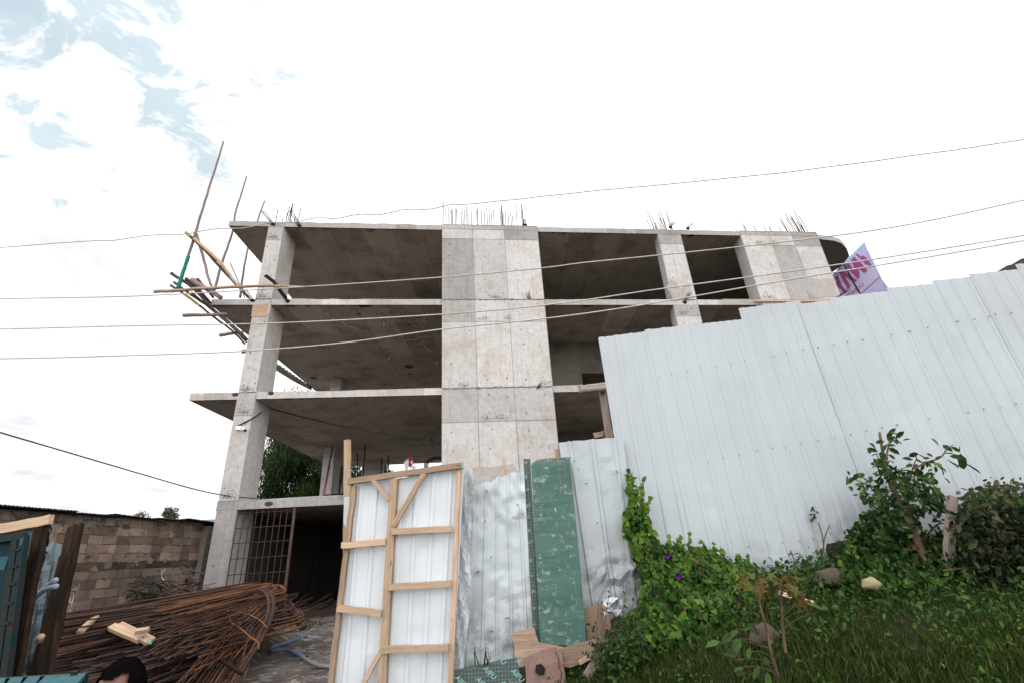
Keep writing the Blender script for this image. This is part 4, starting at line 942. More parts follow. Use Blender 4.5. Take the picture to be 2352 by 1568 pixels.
gb = board('green_board', [(1220, 1066), (1232, 1058), (1250, 1054), (1308, 1050), (1330, 1270), (1348, 1477), (1318, 1483), (1290, 1480), (1241, 1478)], (4.66, 4.82), .022, 'greenboard', 'large worn green painted board leaning against the white sheets', wig=.5)
mb = MB(); mb.prism([at(x, y, 4.828) for x, y in ((1221, 1064), (1233, 1055), (1250, 1051), (1312, 1048), (1309, 1054), (1250, 1059))], (0, .01, 0), gv=[(p, 0, 0) for p in range(6)]); build(mb, 'splintered_edge', ['ply'], gb)
board('peeling_board', [(1176, 1453), (1200, 1447), (1226, 1440), (1238, 1475), (1262, 1478), (1300, 1487), (1270, 1505), (1225, 1523), (1189, 1533)], (4.60, 4.66), .02, 'ply', 'delaminated pale plywood sheet lying behind the gridded strip', wig=.8, gvs=lambda p: (p.x, p.z, 0))
board('peeling_board', [(1262, 1496), (1390, 1460), (1402, 1497), (1310, 1532), (1280, 1530)], (4.60, 4.64), .02, 'ply', 'split grey-brown plywood strip under the green board', wig=.8, gvs=lambda p: (p.x, p.z, 0))
board('plywood_offcut', [(1343, 1396), (1393, 1382), (1404, 1440), (1378, 1470), (1350, 1478)], 4.80, .02, 'ply', 'plain brown plywood offcut beside the foot of the green board', wig=.4, gvs=lambda p: (p.z, p.x, 0))
rb = board('cracked_board', [(1206, 1512), (1240, 1494), (1274, 1486), (1290, 1497), (1299, 1560), (1303, 1600), (1212, 1612), (1208, 1560)], (4.52, 4.58), .03, 'redboard', 'cracked red-brown board with a hole standing in the grass', wig=.6)
mb = MB(); mb.prism([at(x, y, 4.515) for x, y in ((1231, 1526), (1243, 1523), (1253, 1534), (1250, 1548), (1238, 1550), (1229, 1543))], (0, .004, 0)); build(mb, 'hole', ['dark'], rb)  # dark patch on the board face stands in for the shade inside the hole
mb = MB(); cr_ = [(1276, 1496), (1284, 1512), (1283, 1528), (1290, 1545), (1288, 1566)]
for a, b_ in zip(cr_[:-1], cr_[1:]): mb.prism([at(a[0] - .9, a[1], 4.517), at(a[0] + .9, a[1], 4.517), at(b_[0] + .9, b_[1], 4.517), at(b_[0] - .9, b_[1], 4.517)], (0, .003, 0))
build(mb, 'crack', ['dark'], rb)
pb_ = board('film_faced_board', [(1045, 1538), (1110, 1524), (1186, 1510), (1200, 1580), (1206, 1650), (1040, 1660)], (4.48, 4.56), .02, 'gridply', 'gridded dark green board with pale slanted lettering at the foot of the torn sheet', wig=.3)
def ontext(X, Y_, parent, s, x0, y0, ang, size, sq=1.):
    c_, s_ = math.cos(ang), math.sin(ang)
    puttext(s, lambda x, y: at(x0 + (c_ * x * size + s_ * y * size * sq), y0 + (s_ * x * size - c_ * y * size * sq), Y_), 'lettering', 'filmink', parent)
for x0, y0, s in ((1109, 1535, 'AIFU'), (1173, 1541, 'AIFU'), (1092, 1560, 'AIFU'), (1148, 1568, 'AIFU'), (1044, 1556, 'AIFU'), (1148, 1518, 'U'), (1184, 1518, 'A'), (1130, 1588, 'AIFU')):
    ontext(0, 4.475, pb_, s, x0, y0, math.radians(47), 17)
for y0 in (1066, 1100, 1128, 1165, 1190, 1222, 1250, 1290, 1325, 1362, 1400, 1437, 1468):
    ontext(0, lerp(4.825, 4.71, (y0 - 1053) / 430) - .012, st, random.choice(['FU', 'IF', 'U', 'AI']), 1205.5 + (y0 - 1053) * .056, y0, math.radians(-38), 9)
# debris in the corner
simple_beam('timber_offcut', at(1346, 1552, 4.35), at(1388, 1492, 4.5), .06, .03, 'greywood', 'grey timber offcut lying in the grass beside the vine mound', 'timber')
simple_beam('timber_offcut', at(1330, 1520, 4.5), at(1395, 1490, 4.55), .03, .03, 'weathered', 'thin broken stick behind the grey offcut', 'timber')
mb = MB(); vs = []; n_ = 7
for j in range(n_):
    for i in range(n_):
        p = at(lerp(1388, 1425, i / 6) + random.uniform(-3, 3), lerp(1372, 1410, j / 6) + random.uniform(-3, 3), 4.6); vs.append(p + Vector((0, random.uniform(-.05, .05), 0)))
mb.add(vs, [(j * n_ + i, (j + 1) * n_ + i, (j + 1) * n_ + i + 1, j * n_ + i + 1) for j in range(6) for i in range(6)]); tag(build(mb, 'crumpled_foil', ['torn']), 'crumpled piece of shiny sheet caught in the twigs beside the green board', 'scrap')

# ------------------------------------------------------------------ block wall on the left with its tin roof
WX = -9.8
def wp(x, y, X=WX):
    d = ray(x, y); return d * (X / d.x) + Vector((0, 0, EYE))
wall = thing('block_wall', 'rough concrete block boundary wall under a rusty tin roof edge', 'wall', Vector((WX, 10, 0)))
mb = MB(); bh = .195; Y0w, Y1w = 4.5, 15.35
ztop = lambda y: np.interp(y, [4, 9, 12, 15.7], [3.02, 3.08, 3.10, 3.12])
mb.hexa([(WX - .22, Y0w, -.1), (WX - .03, Y0w, -.1), (WX - .03, Y1w, -.1), (WX - .22, Y1w, -.1), (WX - .22, Y0w, 3.02), (WX - .03, Y0w, 3.02), (WX - .03, Y1w, 3.12), (WX - .22, Y1w, 3.12)], .75, 1)
j = 0; z = -.02
while z < 3.08:
    band = 1.93 < z < 2.08
    y = Y0w - random.random() * .4; hgt = bh - .012
    if band: hgt = .15
    while y < Y1w - .05:
        ln = .40 if random.random() < .85 else .22
        if band: ln = random.uniform(.25, .6)
        a, b_ = max(y, Y0w), min(y + ln - .014, Y1w); zt = min(z + hgt, ztop(y))
        if b_ - a > .05 and zt - z > .03:
            pr = random.uniform(-.008, .008) + (.012 if band else 0); q = lambda: random.uniform(-.009, .009)
            tn = random.choice([.62, .75, .85, .92, 1., 1.05, 1.15, 1.4]) * (.45 if band else 1) * random.uniform(.9, 1.1)
            if z < 1.9 and random.random() < .7: tn *= .95
            mb.hexa([(WX - .1, a + q(), z + q()), (WX + pr, a + q(), z + q()), (WX + pr, b_ + q(), z + q()), (WX - .1, b_ + q(), z + q()),
                     (WX - .1, a + q(), zt + q()), (WX + pr, a + q(), zt + q()), (WX + pr, b_ + q(), zt + q()), (WX - .1, b_ + q(), zt + q())], tn, 0)
        y += ln
    # squeezed mortar lumps along the joint
    for _ in range(0 if z + hgt > 3.0 else 60 if (band or z > 2.7) else 22):
        yy = random.uniform(Y0w, Y1w); r = random.uniform(.008, .03 if band else .02)
        mb.ball((WX + .0, yy, z + hgt + .005), r, 5, 4, .4, random.choice([.4, .6, .9]), 1, (.5, 2.2, .6))
    z += hgt + .012; j += 1
for _ in range(150):     # smeared mortar, broken corners and soot patches on the face
    y, z, r = random.uniform(6, Y1w), random.choice([random.uniform(.2, 3.0), 1.95 + random.gauss(0, .12), 2.95 + random.gauss(0, .06)]), random.uniform(.03, .13)
    mb.add([(WX + .0165 + random.uniform(0, .004), y + math.cos(q) * r * random.uniform(.5, 1.6), min(z + math.sin(q) * r * random.uniform(.3, .9), 3.05)) for q in np.arange(0, 6.2, .6)], [tuple(range(11))], random.choice([.3, .4, .5, .62, .75]), 1)
build(mb, 'blockwork', ['block', 'mortar'], wall)
mb = MB(); mb.box((WX - .02, 15.55, 1.5), .18, .2, 1.53, tint=1.); build(mb, 'pilaster', ['mortar'], wall)
mb = MB(); mb.hexa([(-10.4, 15.7, -.1), (-10.2, 15.7, -.1), (-10.2, 22, -.1), (-10.4, 22, -.1), (-10.4, 15.7, 3.1), (-10.2, 15.7, 3.1), (-10.2, 22, 3.3), (-10.4, 22, 3.3)], 1.0)
build(mb, 'rear_wall', ['block'], wall)
for k, (ya, yb, za, zb, ov) in enumerate(((4.4, 10.6, 3.07, 3.11, .16), (10.4, 11.9, 3.10, 3.10, .10), (11.6, 13.2, 3.12, 3.10, .08), (13.0, 14.4, 3.12, 3.14, .12), (14.1, 16.2, 3.16, 3.12, .2))):
    mb = MB(); rg = random.uniform(-.02, .02)
    corrugated(mb, (WX + ov + .14, ya, za + rg - .01), (WX + ov + .10, yb, zb - .01), (WX - 2.2, ya, za - .05), (WX - 2.2, yb, zb - .05), .078, 0, .03, 5, dentfield(12, .008, 2, 2, (.1, .3)), None, lambda u: random.uniform(0, .015), flat=False)
    o = build(mb, 'roof_sheet', ['rooftin'], wall)
mb = MB()
for y, z, r in ((15.9, 3.3, .10), (12.2, 3.24, .08)): mb.ball((WX - .05, y, z), r, 7, 5, .35)
build(mb, 'stone_weight', ['stone'], wall) if False else None
mb = MB()
def stroke(pts, w_, mat, name):
    m2 = MB(); q = [wp(*p_, WX + .014) for p_ in pts]; q = bez(q, 4)
    for a, b_ in zip(q[:-1], q[1:]):
        d = (b_ - a).normalized(); s_ = Vector((0, -d.z, d.y)) * w_ * random.uniform(.7, 1.2); m2.add([a - s_, a + s_, b_ + s_, b_ - s_], [(0, 1, 2, 3)])
    build(m2, name, [mat], wall)
stroke([(379, 1306), (373, 1312), (371, 1320), (373, 1328), (377, 1330)], .012, 'chalk', 'paint_mark')
stroke([(362, 1325), (358, 1345), (356, 1362)], .016, 'bluemark', 'paint_mark')
stroke([(162, 1370), (160, 1380), (164, 1382), (168, 1375)], .010, 'chalk', 'paint_mark')
stroke([(170, 1366), (166, 1382), (163, 1394)], .008, 'chalk', 'paint_mark')
stroke([(161, 1398), (159, 1412)], .009, 'chalk', 'paint_mark')
# small distant roof between wall and column
hs = thing('distant_house', 'green roofed house glimpsed between the block wall and the corner column', 'house', Vector((-24, 40, 0)))
mb = MB(); mb.box((-27, 42, 2.0), 4, 3, 2.2); build(mb, 'wall', ['block'], hs)
mb = MB(); mb.prism([(-31.4, 38.6, 4.2), (-22.6, 38.6, 4.2), (-22.6, 42, 5.7), (-31.4, 42, 5.7)], (0, 0, .06)); mb.prism([(-31.4, 45.4, 4.2), (-22.6, 45.4, 4.2), (-22.6, 42, 5.7), (-31.4, 42, 5.7)], (0, 0, .06)); build(mb, 'roof', ['shedsheet'], hs)
# house with dark roof beyond the fence on the right
hs = thing('neighbouring_house', 'house with a dark tiled roof edge peeking over the fence at the far right', 'house', Vector((11, 9, 1.5)))
mb = MB(); mb.hexa([(9.2, 8.3, .8), (16, 8.3, .8), (16, 13, .8), (9.2, 13, .8), (9.2, 8.3, 5.2), (16, 8.3, 5.2), (16, 13, 5.2), (9.2, 13, 5.2)]); build(mb, 'wall', ['block'], hs)
mb = MB(); e = at(2298, 622, 7.7); e2 = at(2352, 596, 7.9)
rs = (e2 - e).normalized(); pts = []
for k in range(26):
    u = k / 25; p = e + rs * 6.5 * u; pts.append(Vector((p.x, p.y, p.z + .035 * abs(math.sin(u * 40)))))
low_ = [Vector((p.x + .02, p.y, e.z - .5)) for p in pts]
vs = pts + [p + Vector((0, 6, .0)) for p in pts] + [Vector((p.x, p.y, e.z - .12)) for p in pts]
n_ = 26; fs = [(i, i + 1, i + 1 + n_, i + n_) for i in range(n_ - 1)] + [(i, i + 2 * n_, i + 1 + 2 * n_, i + 1) for i in range(n_ - 1)]
mb.add(vs, fs); build(mb, 'roof', ['rooftin'], hs)

# ------------------------------------------------------------------ left gate leaf, teal door, leaning junk
lg = thing('gate_leaf', 'blue-grey sheet gate leaf with timber frame at the left picture edge', 'gate', Vector((-4.8, 4.6, 0)))
GL = 4.6
mb = MB(); a0, a1 = at(-60, 1226, GL), at(104, 1196, GL); b0, b1 = at(-200, 1600, GL), at(10, 1600, GL)
ub = (b1.z - .1); corrugated(mb, at(-240, 1760, GL), at(-30, 1760, GL), a0, a1, .2, .05, .014, 20, dentfield(16, .01, 1, 2), None, None, .05); build(mb, 'corrugated_sheet', ['shedsheet'], lg)
mb = MB(); mb.beam(at(-80, 1229, GL - .05), at(118, 1192, GL - .05), .085, .05, seg=8, jit=.004); build(mb, 'top_rail', ['fresh'], lg)
mb = MB(); a = at(97, 1199, GL - .04); b_ = at(22, 1600, GL - .04); b_ = a + (b_ - a) * ((a.z - .12) / (a.z - b_.z)); mb.beam(a, b_, .09, .06, seg=16, jit=.007); build(mb, 'post', ['darkwood'], lg)
mb = MB(); mb.beam(at(70, 1277, GL - .05), at(44, 1279, GL - .05), .085, .04); build(mb, 'cross_rail', ['orangewood'], lg)
mb = MB(); vs = []; gv = []; fs = []
for j in range(31):
    v = j / 30
    xl, xr, y = np.interp(v, [0, .3, 1], [108, 82, 34]), np.interp(v, [0, .12, .3, .6, 1], [120, 116, 103, 84, 44]), lerp(1197, 1470, v)
    for i in range(5):
        u = i / 4; vs.append(at(lerp(xl, xr, u), y, GL + .03) + Vector((0, random.gauss(0, .012), 0))); gv.append((u * .1, v, 0))
fs = [(j * 5 + i, (j + 1) * 5 + i, (j + 1) * 5 + i + 1, j * 5 + i + 1) for j in range(30) for i in range(4)]
mb.add(vs, fs, 1., 0, gv); build(mb, 'bent_edge', ['galv'], lg)
# teal steel door standing against it
DY = 4.35
dr = thing('steel_door', 'dark teal painted steel door standing against the left gate leaf', 'door', at(10, 1700, DY))
mb = MB(); tl, tr_ = at(-130, 1256, DY), at(57, 1229, DY); bl_, br_ = at(-220, 1760, DY), at(-14, 1760, DY)
mb.prism([tl, tr_, br_, bl_], (0, .04, 0), gv=[(0, 2, 0), (1, 2, 0), (1, 0, 0), (0, 0, 0)]); do = build(mb, 'door_sheet', ['teal'], dr)
for f0, f1, nm in (((57, 1229), (-14, 1760), 'edge_frame'), ((40, 1232), (-34, 1760), 'inner_frame'), ((-130, 1256), (57, 1230), 'top_frame')):
    mb = MB(); mb.beam(at(*f0, DY - .03), at(*f1, DY - .03), .05, .05, seg=1); build(mb, nm, ['teal'], dr)
for y in (1262, 1300, 1340, 1385, 1430):
    x = lerp(56, -10, (y - 1229) / 480); mb = MB(); mb.beam(at(x - 17, y, DY - .04), at(x - 1, y - 1, DY - .04), .02, .05); build(mb, 'rung', ['teal'], dr)
mb = MB(); mb.prism([at(-30, 1283, DY - .006), at(20, 1275, DY - .006), at(10, 1308, DY - .006), at(-40, 1312, DY - .006)], (0, .004, 0)); build(mb, 'paint_patch', ['tealpale'], dr)
mb = MB(); mb.prism([at(48, 1234, DY - .06), at(54, 1233, DY - .06), at(50, 1250, DY - .06), at(44, 1252, DY - .06)], (0, .004, 0)); build(mb, 'paint_patch', ['tealpale'], dr)
# leaning galvanised sheet, planks, pipes
mb = MB(); corrugated(mb, at(30, 1610, 5.0), at(92, 1610, 5.0), at(92, 1247, 5.3), at(143, 1246, 5.3), .09, .03, .016, 30, dentfield(40, .02, .3, 2, (.04, .1)), lambda u: 1 - .01 * math.sin(u * 8))
tag(build(mb, 'leaning_sheet', ['galv']), 'dented galvanised sheet leaning beside the left gate leaf', 'sheet')
timber('leaning_plank', at(175, 1206, 5.6), at(92, 1580, 5.2), .15, .05, 'darkwood', 'tallest dark wet plank leaning beside the galvanised sheet', 'plank', jit=.005)
timber('leaning_plank', at(156, 1272, 5.25), at(74, 1600, 4.95), .13, .05, 'darkwood', 'shorter dark brown plank leaning in front of the tallest one', 'plank', jit=.005)
simple_beam('leaning_plank', at(120, 1420, 5.1), at(95, 1600, 4.9), .12, .05, 'darkwood', 'shortest dark plank, low beside the heap of bars', 'plank')
a = at(175, 1206, 5.6)
for q, lb in (((((98, 1349), (125, 1332)), ((112, 1343), (129, 1331))), 'upper'), ((((86, 1366), (100, 1352), (128, 1345))), 'lower')):
    pass
pole('plastic_pipe', [at(80, 1372, 5.0), at(100, 1352, 4.95), at(129, 1330, 4.9)], .022, 'bluegreypipe', 'upper of two grey plastic pipes stuck between the leaning planks', 'pipe', n=8, jit=.0, taper=1)
pole('plastic_pipe', [at(78, 1374, 4.98), at(102, 1354, 4.92), at(130, 1345, 4.88)], .022, 'bluegreypipe', 'lower of two grey plastic pipes stuck between the leaning planks', 'pipe', n=8, jit=.0, taper=1)
pole('timber_stub', [at(88, 1470, 4.9), at(94, 1460, 4.85)], .03, 'weathered', 'small cut branch stub beside the leaning planks', 'stub', jit=.05)
# teal steel rack, very near at the lower left
RY = 2.1; rk = thing('steel_rack', 'worn teal steel rack with slanted slats in the lower left corner', 'rack', Vector((-1.9, 2.0, 0)))
def rp(x, y, dy=0., dz=0.): p = at(x, y, RY + dy); return p + Vector((0, 0, dz))
e0, e1 = at(-60, 1560, 2.25), at(197, 1545.5, 2.25); f0, f1 = at(-60, 1625, 1.75), at(150, 1600, 1.75)
mb = MB(); mb.prism([lerp(e0, e1, .76), e1, lerp(f0, f1, 1.), lerp(f0, f1, .60)], (0, 0, -.02)); build(mb, 'end_plate', ['tealpale'], rk)
mb = MB(); mb.beam(e0 + Vector((0, .01, -.03)), e1 + Vector((0, .01, -.03)), .02, .06, Vector((0, 0, 1))); build(mb, 'back_rail', ['teal'], rk)
for k in range(5):
    u = .02 + k * .155; a, b_ = lerp(e0, e1, u), lerp(f0, f1, u - .16); mb = MB(); mb.prism([a, a + Vector((.045, 0, 0)), b_ + Vector((.045, 0, 0)), b_], (.0, 0, -.012))
    mb.prism([a + Vector((.045, 0, 0)), b_ + Vector((.045, 0, 0)), b_ + Vector((.05, 0, -.09)), a + Vector((.05, 0, -.09))], (.006, 0, 0)); build(mb, 'slat', ['tealpale'], rk)
mb = MB(); mb.prism([e0 + Vector((0, -.02, -.095)), e1 + Vector((-.05, -.02, -.095)), f1 + Vector((-.05, 0, -.095)), f0 + Vector((0, 0, -.095))], (0, 0, -.006)); build(mb, 'tray', ['teal'], rk)
for p in (e0, e1, f0, f1):
    mb = MB(); mb.box((p.x - (.05 if p in (e1, f1) else -.02), p.y, (p.z - .12) / 2), .018, .018, (p.z - .12) / 2); build(mb, 'leg', ['teal'], rk)
mb = MB(); mb.tube([lerp(e0, e1, .95) + Vector((0, -.03, .0)), lerp(e0, e1, .95) + Vector((0, -.03, .015))], .012, 6); build(mb, 'bolt', ['teal'], rk)

# ------------------------------------------------------------------ heap of reinforcing bars
GR = 'rusty reinforcing bars in the big heap'
def barobj(pts, r, label, tint=1., seg=4, n=5):
    mb = MB(); q = bez(pts, seg); mb.tube(q, r, n, tint); o = build(mb, 'reinforcing_bar', ['rust'], None, True); return tag(o, label, 'steel bar', GR)
def R_(a, b_): return random.uniform(a, b_)
L_STR = 'long straight rusty bar lying in the upper layer of the heap'
L_HAIR = 'rusty bar bent double into a hairpin at the heap\'s crest'
L_FAN = 'rusty bar end fanning down the front of the heap'
L_LOW = 'dark straight bar in the lower layers of the heap'
L_TIP = 'bar tip jutting from the right end of the heap'
# upper layer
for k in range(72):
    u = random.random(); y0 = lerp(1418, 1506, u) + R_(-4, 4); x0 = R_(70, 130); x1 = R_(560, 665)
    y1 = lerp(1338, 1382, u) + R_(-4, 4) + (x1 - 600) * .06
    Ya, Yb = R_(8.0, 8.6) - u * .5, 11.6 - u * .9
    pts = [at(x0, y0, Ya)]
    for f in (.33, .66): pts.append(at(lerp(x0, x1, f), lerp(y0, y1, f) + 6 * f * (1 - f) * 4 * R_(-.2, .9), lerp(Ya, Yb, f)))
    pts.append(at(x1, y1, Yb)); barobj(pts, R_(.011, .016), L_STR, R_(.7, 1.25), 4)
# hairpins: run up to the crest, bend and come back down
for k in range(54):
    u = random.random(); bx = R_(585, 720) if u > .35 else R_(600, 655); by = lerp(1338, 1420, u) + max(0, bx - 655) * .25; Yb = 11.4 - u * .6
    sx, sy = R_(270, 420), lerp(1398, 1480, u) + R_(-5, 5)
    ex = R_(330, 560); ey = R_(1500, 1600); rr = R_(8, 26)
    if bx > 640: ex, ey, rr = R_(350, 470), by + R_(60, 120), R_(12, 24)
    pts = [at(sx, sy, 9.4 - u * .5), at(lerp(sx, bx, .55), lerp(sy, by, .55) - 4, 10.4 - u * .4), at(bx - rr, by + 1, Yb), at(bx, by + rr * .35, Yb - .12), at(bx - rr * .25, by + rr * .95, Yb - .3)]
    pts += [at(lerp(bx, ex, .45), lerp(by + rr, ey, .40), Yb - 1.2), at(ex, ey, 8.3 - u * .4)]
    barobj(pts, R_(.010, .014), L_HAIR, R_(.95, 1.5), 5)
# four parallel dark bars hooked over the crest, as one tied bunch reads in front
for k in range(7):
    x = R_(0, 22); pts = [at(590 + x * .8, 1352 + R_(-2, 2), 10.9), at(606 + x, 1362, 10.6), at(612 + x, 1385, 10.3), at(606 + x * .95, 1420, 9.9), at(585 + x * .8, 1470, 9.3), at(548 + x * .8, 1530, 8.5), at(515 + x, 1585, 7.9)]
    barobj(pts, .0125, L_HAIR, R_(.75, 1.15), 4)
# fanned ends, in nearly parallel bunches
for (sx, sy, ex, ey, nb, sp1, sp2) in ((555, 1392, 372, 1518, 5, 22, 34), (535, 1400, 335, 1500, 5, 18, 26), (580, 1398, 430, 1565, 7, 24, 40), (600, 1410, 480, 1590, 7, 20, 44), (550, 1425, 330, 1560, 4, 22, 30)):
    for k in range(nb):
        u = (k + R_(-.3, .3)) / nb - .5; x0, x1 = sx + u * sp1, ex + u * sp2; y0_, y1_ = sy + u * 14, ey + u * 16 + R_(-14, 14)
        barobj([at(x0 - 60, y0_ - 26, 10.7), at(x0 + 22 + R_(-8, 8), y0_ - 34 + R_(-5, 5), 11.1), at(x0 + 34 + R_(-6, 6), y0_ - 18, 10.8), at(x0 + 8, y0_ + 6, 10.2), at(lerp(x0, x1, .5), lerp(y0_, y1_, .5) - R_(2, 7), 9.2), at(x1, y1_, 8.15 + R_(-.1, .1))], R_(.011, .014), L_FAN, R_(.7, 1.3), 4)
# lower layers
for k in range(70):
    u = random.random(); y0 = lerp(1488, 1590, u); x0 = R_(160, 330); y1 = lerp(1398, 1500, u) + R_(-6, 6); x1 = 722 - (y1 - 1395) * 1.25 - R_(0, 70)
    Ya, Yb = 8.3 - u * .9, 11.2 - u * 1.4
    barobj([at(x0, y0, Ya), at(lerp(x0, x1, .5), lerp(y0, y1, .5) + R_(-2, 6), lerp(Ya, Yb, .5)), at(x1, y1, Yb)], R_(.011, .015), L_LOW, R_(.6, 1.0), 4)
for k in range(14):
    x, y = R_(640, 690), R_(1395, 1440); ex = R_(700, 742); ey = y - R_(8, 26)
    barobj([at(x, y, 11.2), at(ex, ey, 12.4)], .012, L_TIP, R_(.6, 1.), 1)
# rest of the heap, deep and dark
mb = MB()
for k in range(330):
    u = random.random(); y0 = lerp(1440, 1640, u); x0 = R_(60, 330); y1 = lerp(1362, 1520, u) + R_(-5, 5); x1 = min(690, 700 - (y1 - 1395) * 1.25) - R_(0, 110); Ya, Yb = 9.0 - u * 1.5, 11.9 - u * 1.9
    x0 = min(x0, x1 - 120); mb.tube([at(x0, y0, Ya), at(lerp(x0, x1, .5), lerp(y0, y1, .5) + R_(-3, 5), lerp(Ya, Yb, .5)), at(x1, y1, Yb)], .013, 4, R_(.4, .9))
tag(build(mb, 'bar_heap', ['rust'], None, True), 'deep dark inner layers of the heap of reinforcing bars', 'steel bars', kind='stuff')
# earth mound and debris the bars rest on
mb = MB(); nX, nY = 26, 22; vs = []
for j in range(nY + 1):
    for i in range(nX + 1):
        x = lerp(-9.6, -3.9, i / nX); y = lerp(7.0, 13.0, j / nY)
        c0 = lerp(-7.9, -6.2, (y - 7.5) / 4.5); h = .95 * math.exp(-((x - c0) / .95) ** 2) * math.exp(-((y - 10.3) / 2.0) ** 2) - .02
        vs.append((x, y, tz(x, y) + h * .9 - .06 + random.gauss(0, .01)))
mb.add(vs, [(j * (nX + 1) + i, j * (nX + 1) + i + 1, (j + 1) * (nX + 1) + i + 1, (j + 1) * (nX + 1) + i) for j in range(nY) for i in range(nX)])
tag(build(mb, 'earth_mound', ['gravel'], None, True), kind='structure')
# yellow tie rope, tie wires
mb = MB(); mb.tube(bez([at(895, 0, 9) if False else at(521, 1403, 10.0), at(545, 1404, 10.05), at(575, 1412, 10.0), at(600, 1426, 9.75), at(612, 1440, 9.5)], 5), .014, 5, 1.5)
tag(build(mb, 'tie_rod', ['rust'], None, True), 'upper twisted orange rod tying the bent bars together', 'tie')
mb = MB(); mb.tube(bez([at(521, 1403, 10.0), at(528, 1420, 9.6), at(530, 1428, 9.5), at(552, 1442, 9.2), at(575, 1462, 8.95), at(593, 1475, 8.9), at(594, 1490, 8.8)], 5), .014, 5, 1.5)
tag(build(mb, 'tie_rod', ['rust'], None, True), 'lower twisted orange rod wrapped across the bent bars', 'tie')
for k, (x, y) in enumerate(((437, 1395), (415, 1420), (462, 1402), (350, 1445), (480, 1400), (330, 1432))):
    mb = MB(); q = [at(x + R_(-10, 10), y + R_(-12, 14), 9.0) + Vector((0, R_(-.1, .1), 0)) for _ in range(6)]; mb.tube(bez(q, 4), .005, 4, 1.2)
    tag(build(mb, 'tie_wire', ['rust'], None, True), 'curl of loose tie wire lying on the long bars', 'wire', 'loose tie wire on the heap')
# timber on the heap
def hb(name, a, b_, Y0_, Y1_, w_, h_, mat, label, cat='timber'):
    return simple_beam(name, at(*a, Y0_), at(*b_, Y1_), w_, h_, mat, label, cat, face=Vector((0, -.5, 1)), seg=4, jit=.003)
o = pole('round_stick', [at(185, 1449, 8.3), at(203, 1432, 8.5), at(224, 1416, 8.7)], .05, 'weathered', 'short round pale stick lying across the bars', 'stick', jit=.02, seg=2, n=9)
hb('timber_offcut', (250, 1444), (330, 1476), 8.62, 8.45, .10, .04, 'darkwood', 'dark flat board under the pale offcuts on the bars', 'board')
hb('timber_offcut', (256, 1438), (324, 1468), 8.56, 8.36, .11, .06, 'fresh', 'longest pale timber offcut lying on the bars')
hb('timber_offcut', (290, 1443), (343, 1474), 8.54, 8.32, .10, .05, 'fresh', 'pale timber offcut with a green painted end on the bars')
hb('timber_offcut', (276, 1433), (352, 1470), 8.66, 8.44, .075, .06, 'weathered', 'slightly darker offcut behind the other pale ones on the bars')
hb('timber_offcut', (312, 1450), (342, 1445), 8.3, 8.34, .08, .06, 'fresh', 'short pale crosspiece on top of the offcuts')
mb = MB(); e = at(343, 1474, 8.31); mb.box(e, .035, .012, .025); tag(build(mb, 'end_mark', ['greenpaint']), 'green painted timber end among the pale offcuts', 'timber end')
hb('stick', (498, 1510), (555, 1546), 8.6, 8.0, .04, .035, 'darkwood', 'brown stick poking from the front of the heap above the gravel', 'stick')
pole('burnt_post', [at(672, 1407, 11.2), at(698, 1440, 11.0)], .09, 'darkpole', 'thick dark broken stick at the right end of the heap', 'post', jit=.12)
mb = MB(); mb.tube(bez([at(684, 1408, 11.0), at(690, 1420, 10.9), at(687, 1440, 10.7), at(694, 1462, 10.4), at(692, 1470, 10.3)], 4), .008, 4); tag(build(mb, 'string', ['greenpipe'], None, True), 'thin green string hanging from the broken stick', 'string')
for k in range(34):
    a = at(R_(345, 470), R_(1335, 1375), R_(12.2, 13.6)); b_ = a + Vector((R_(-1.2, .9), R_(-.6, .8), R_(-.35, .3))); a.z = max(a.z, .5); b_.z = max(b_.z, .45)
    pole('scrap_timber', [a, a.lerp(b_, .5) + Vector((0, 0, R_(-.04, .08))), b_], R_(.010, .026), random.choice(['darkpole', 'darkwood', 'darkpole', 'darkpole']), 'dark stick in the tangle of scrap between the block wall and the corner column', 'scrap', 'scrap sticks by the block wall', seg=3)
mb = MB()
for (a, b_) in (((733 * .3827, 0), (0, 0)),): pass
p1, p2, p3 = at(421, 1304, 12.4), at(468, 1316, 12.4), at(448, 1330, 12.2)
mb.tube([p1, p2], .02, 5); mb.tube([p1, p3], .02, 5); tag(build(mb, 'angle_iron', ['blackpipe']), 'dark angled metal frame in the scrap beside the corner column', 'scrap')
# hose
q = [(706, 1459), (690, 1463), (670, 1470), (652, 1477), (634, 1482), (624, 1487), (625, 1494), (645, 1492), (665, 1493), (690, 1504), (698, 1511)]
pts = [az(x, y, tz(*az(x, y, .1).xy) + .03) for x, y in q]; hs = thing('hose', 'faded blue hose lying on the gravel beside the gate', 'hose', pts[5])
mb = MB(); mb.tube(bez(pts, 4), .034, 7); build(mb, 'blue_length', ['bluehose'], hs, True)
pts2 = [pts[-1]] + [az(x, y, tz(*az(x, y, .05).xy) + .03) for x, y in ((715, 1520), (735, 1528), (758, 1530), (790, 1532))]; mb = MB(); mb.tube(bez(pts2, 4), .032, 7); build(mb, 'grey_length', ['greyhose'], hs, True)
pts = [az(x, y, .22) for x, y in ((690, 1430), (700, 1425), (715, 1415), (725, 1412), (738, 1416), (748, 1424))]; mb = MB(); mb.tube(bez(pts, 4), .05, 6); tag(build(mb, 'hose', ['bluehose'], None, True), 'short blue hose arching at the dark doorway', 'hose')
# stones on the gravel
for k in range(40):
    x, y = R_(-6, -2.2), R_(6.5, 12); r = R_(.015, .05); mb = MB(); mb.ball((x, y, tz(x, y) + r * .4), r, 7, 5, .25, R_(.7, 1.3), 0, (1, 1, .6))
    tag(build(mb, 'pebble', ['stone'], None, True), 'small loose stone on the gravel yard', 'stone', 'loose stones on the gravel')
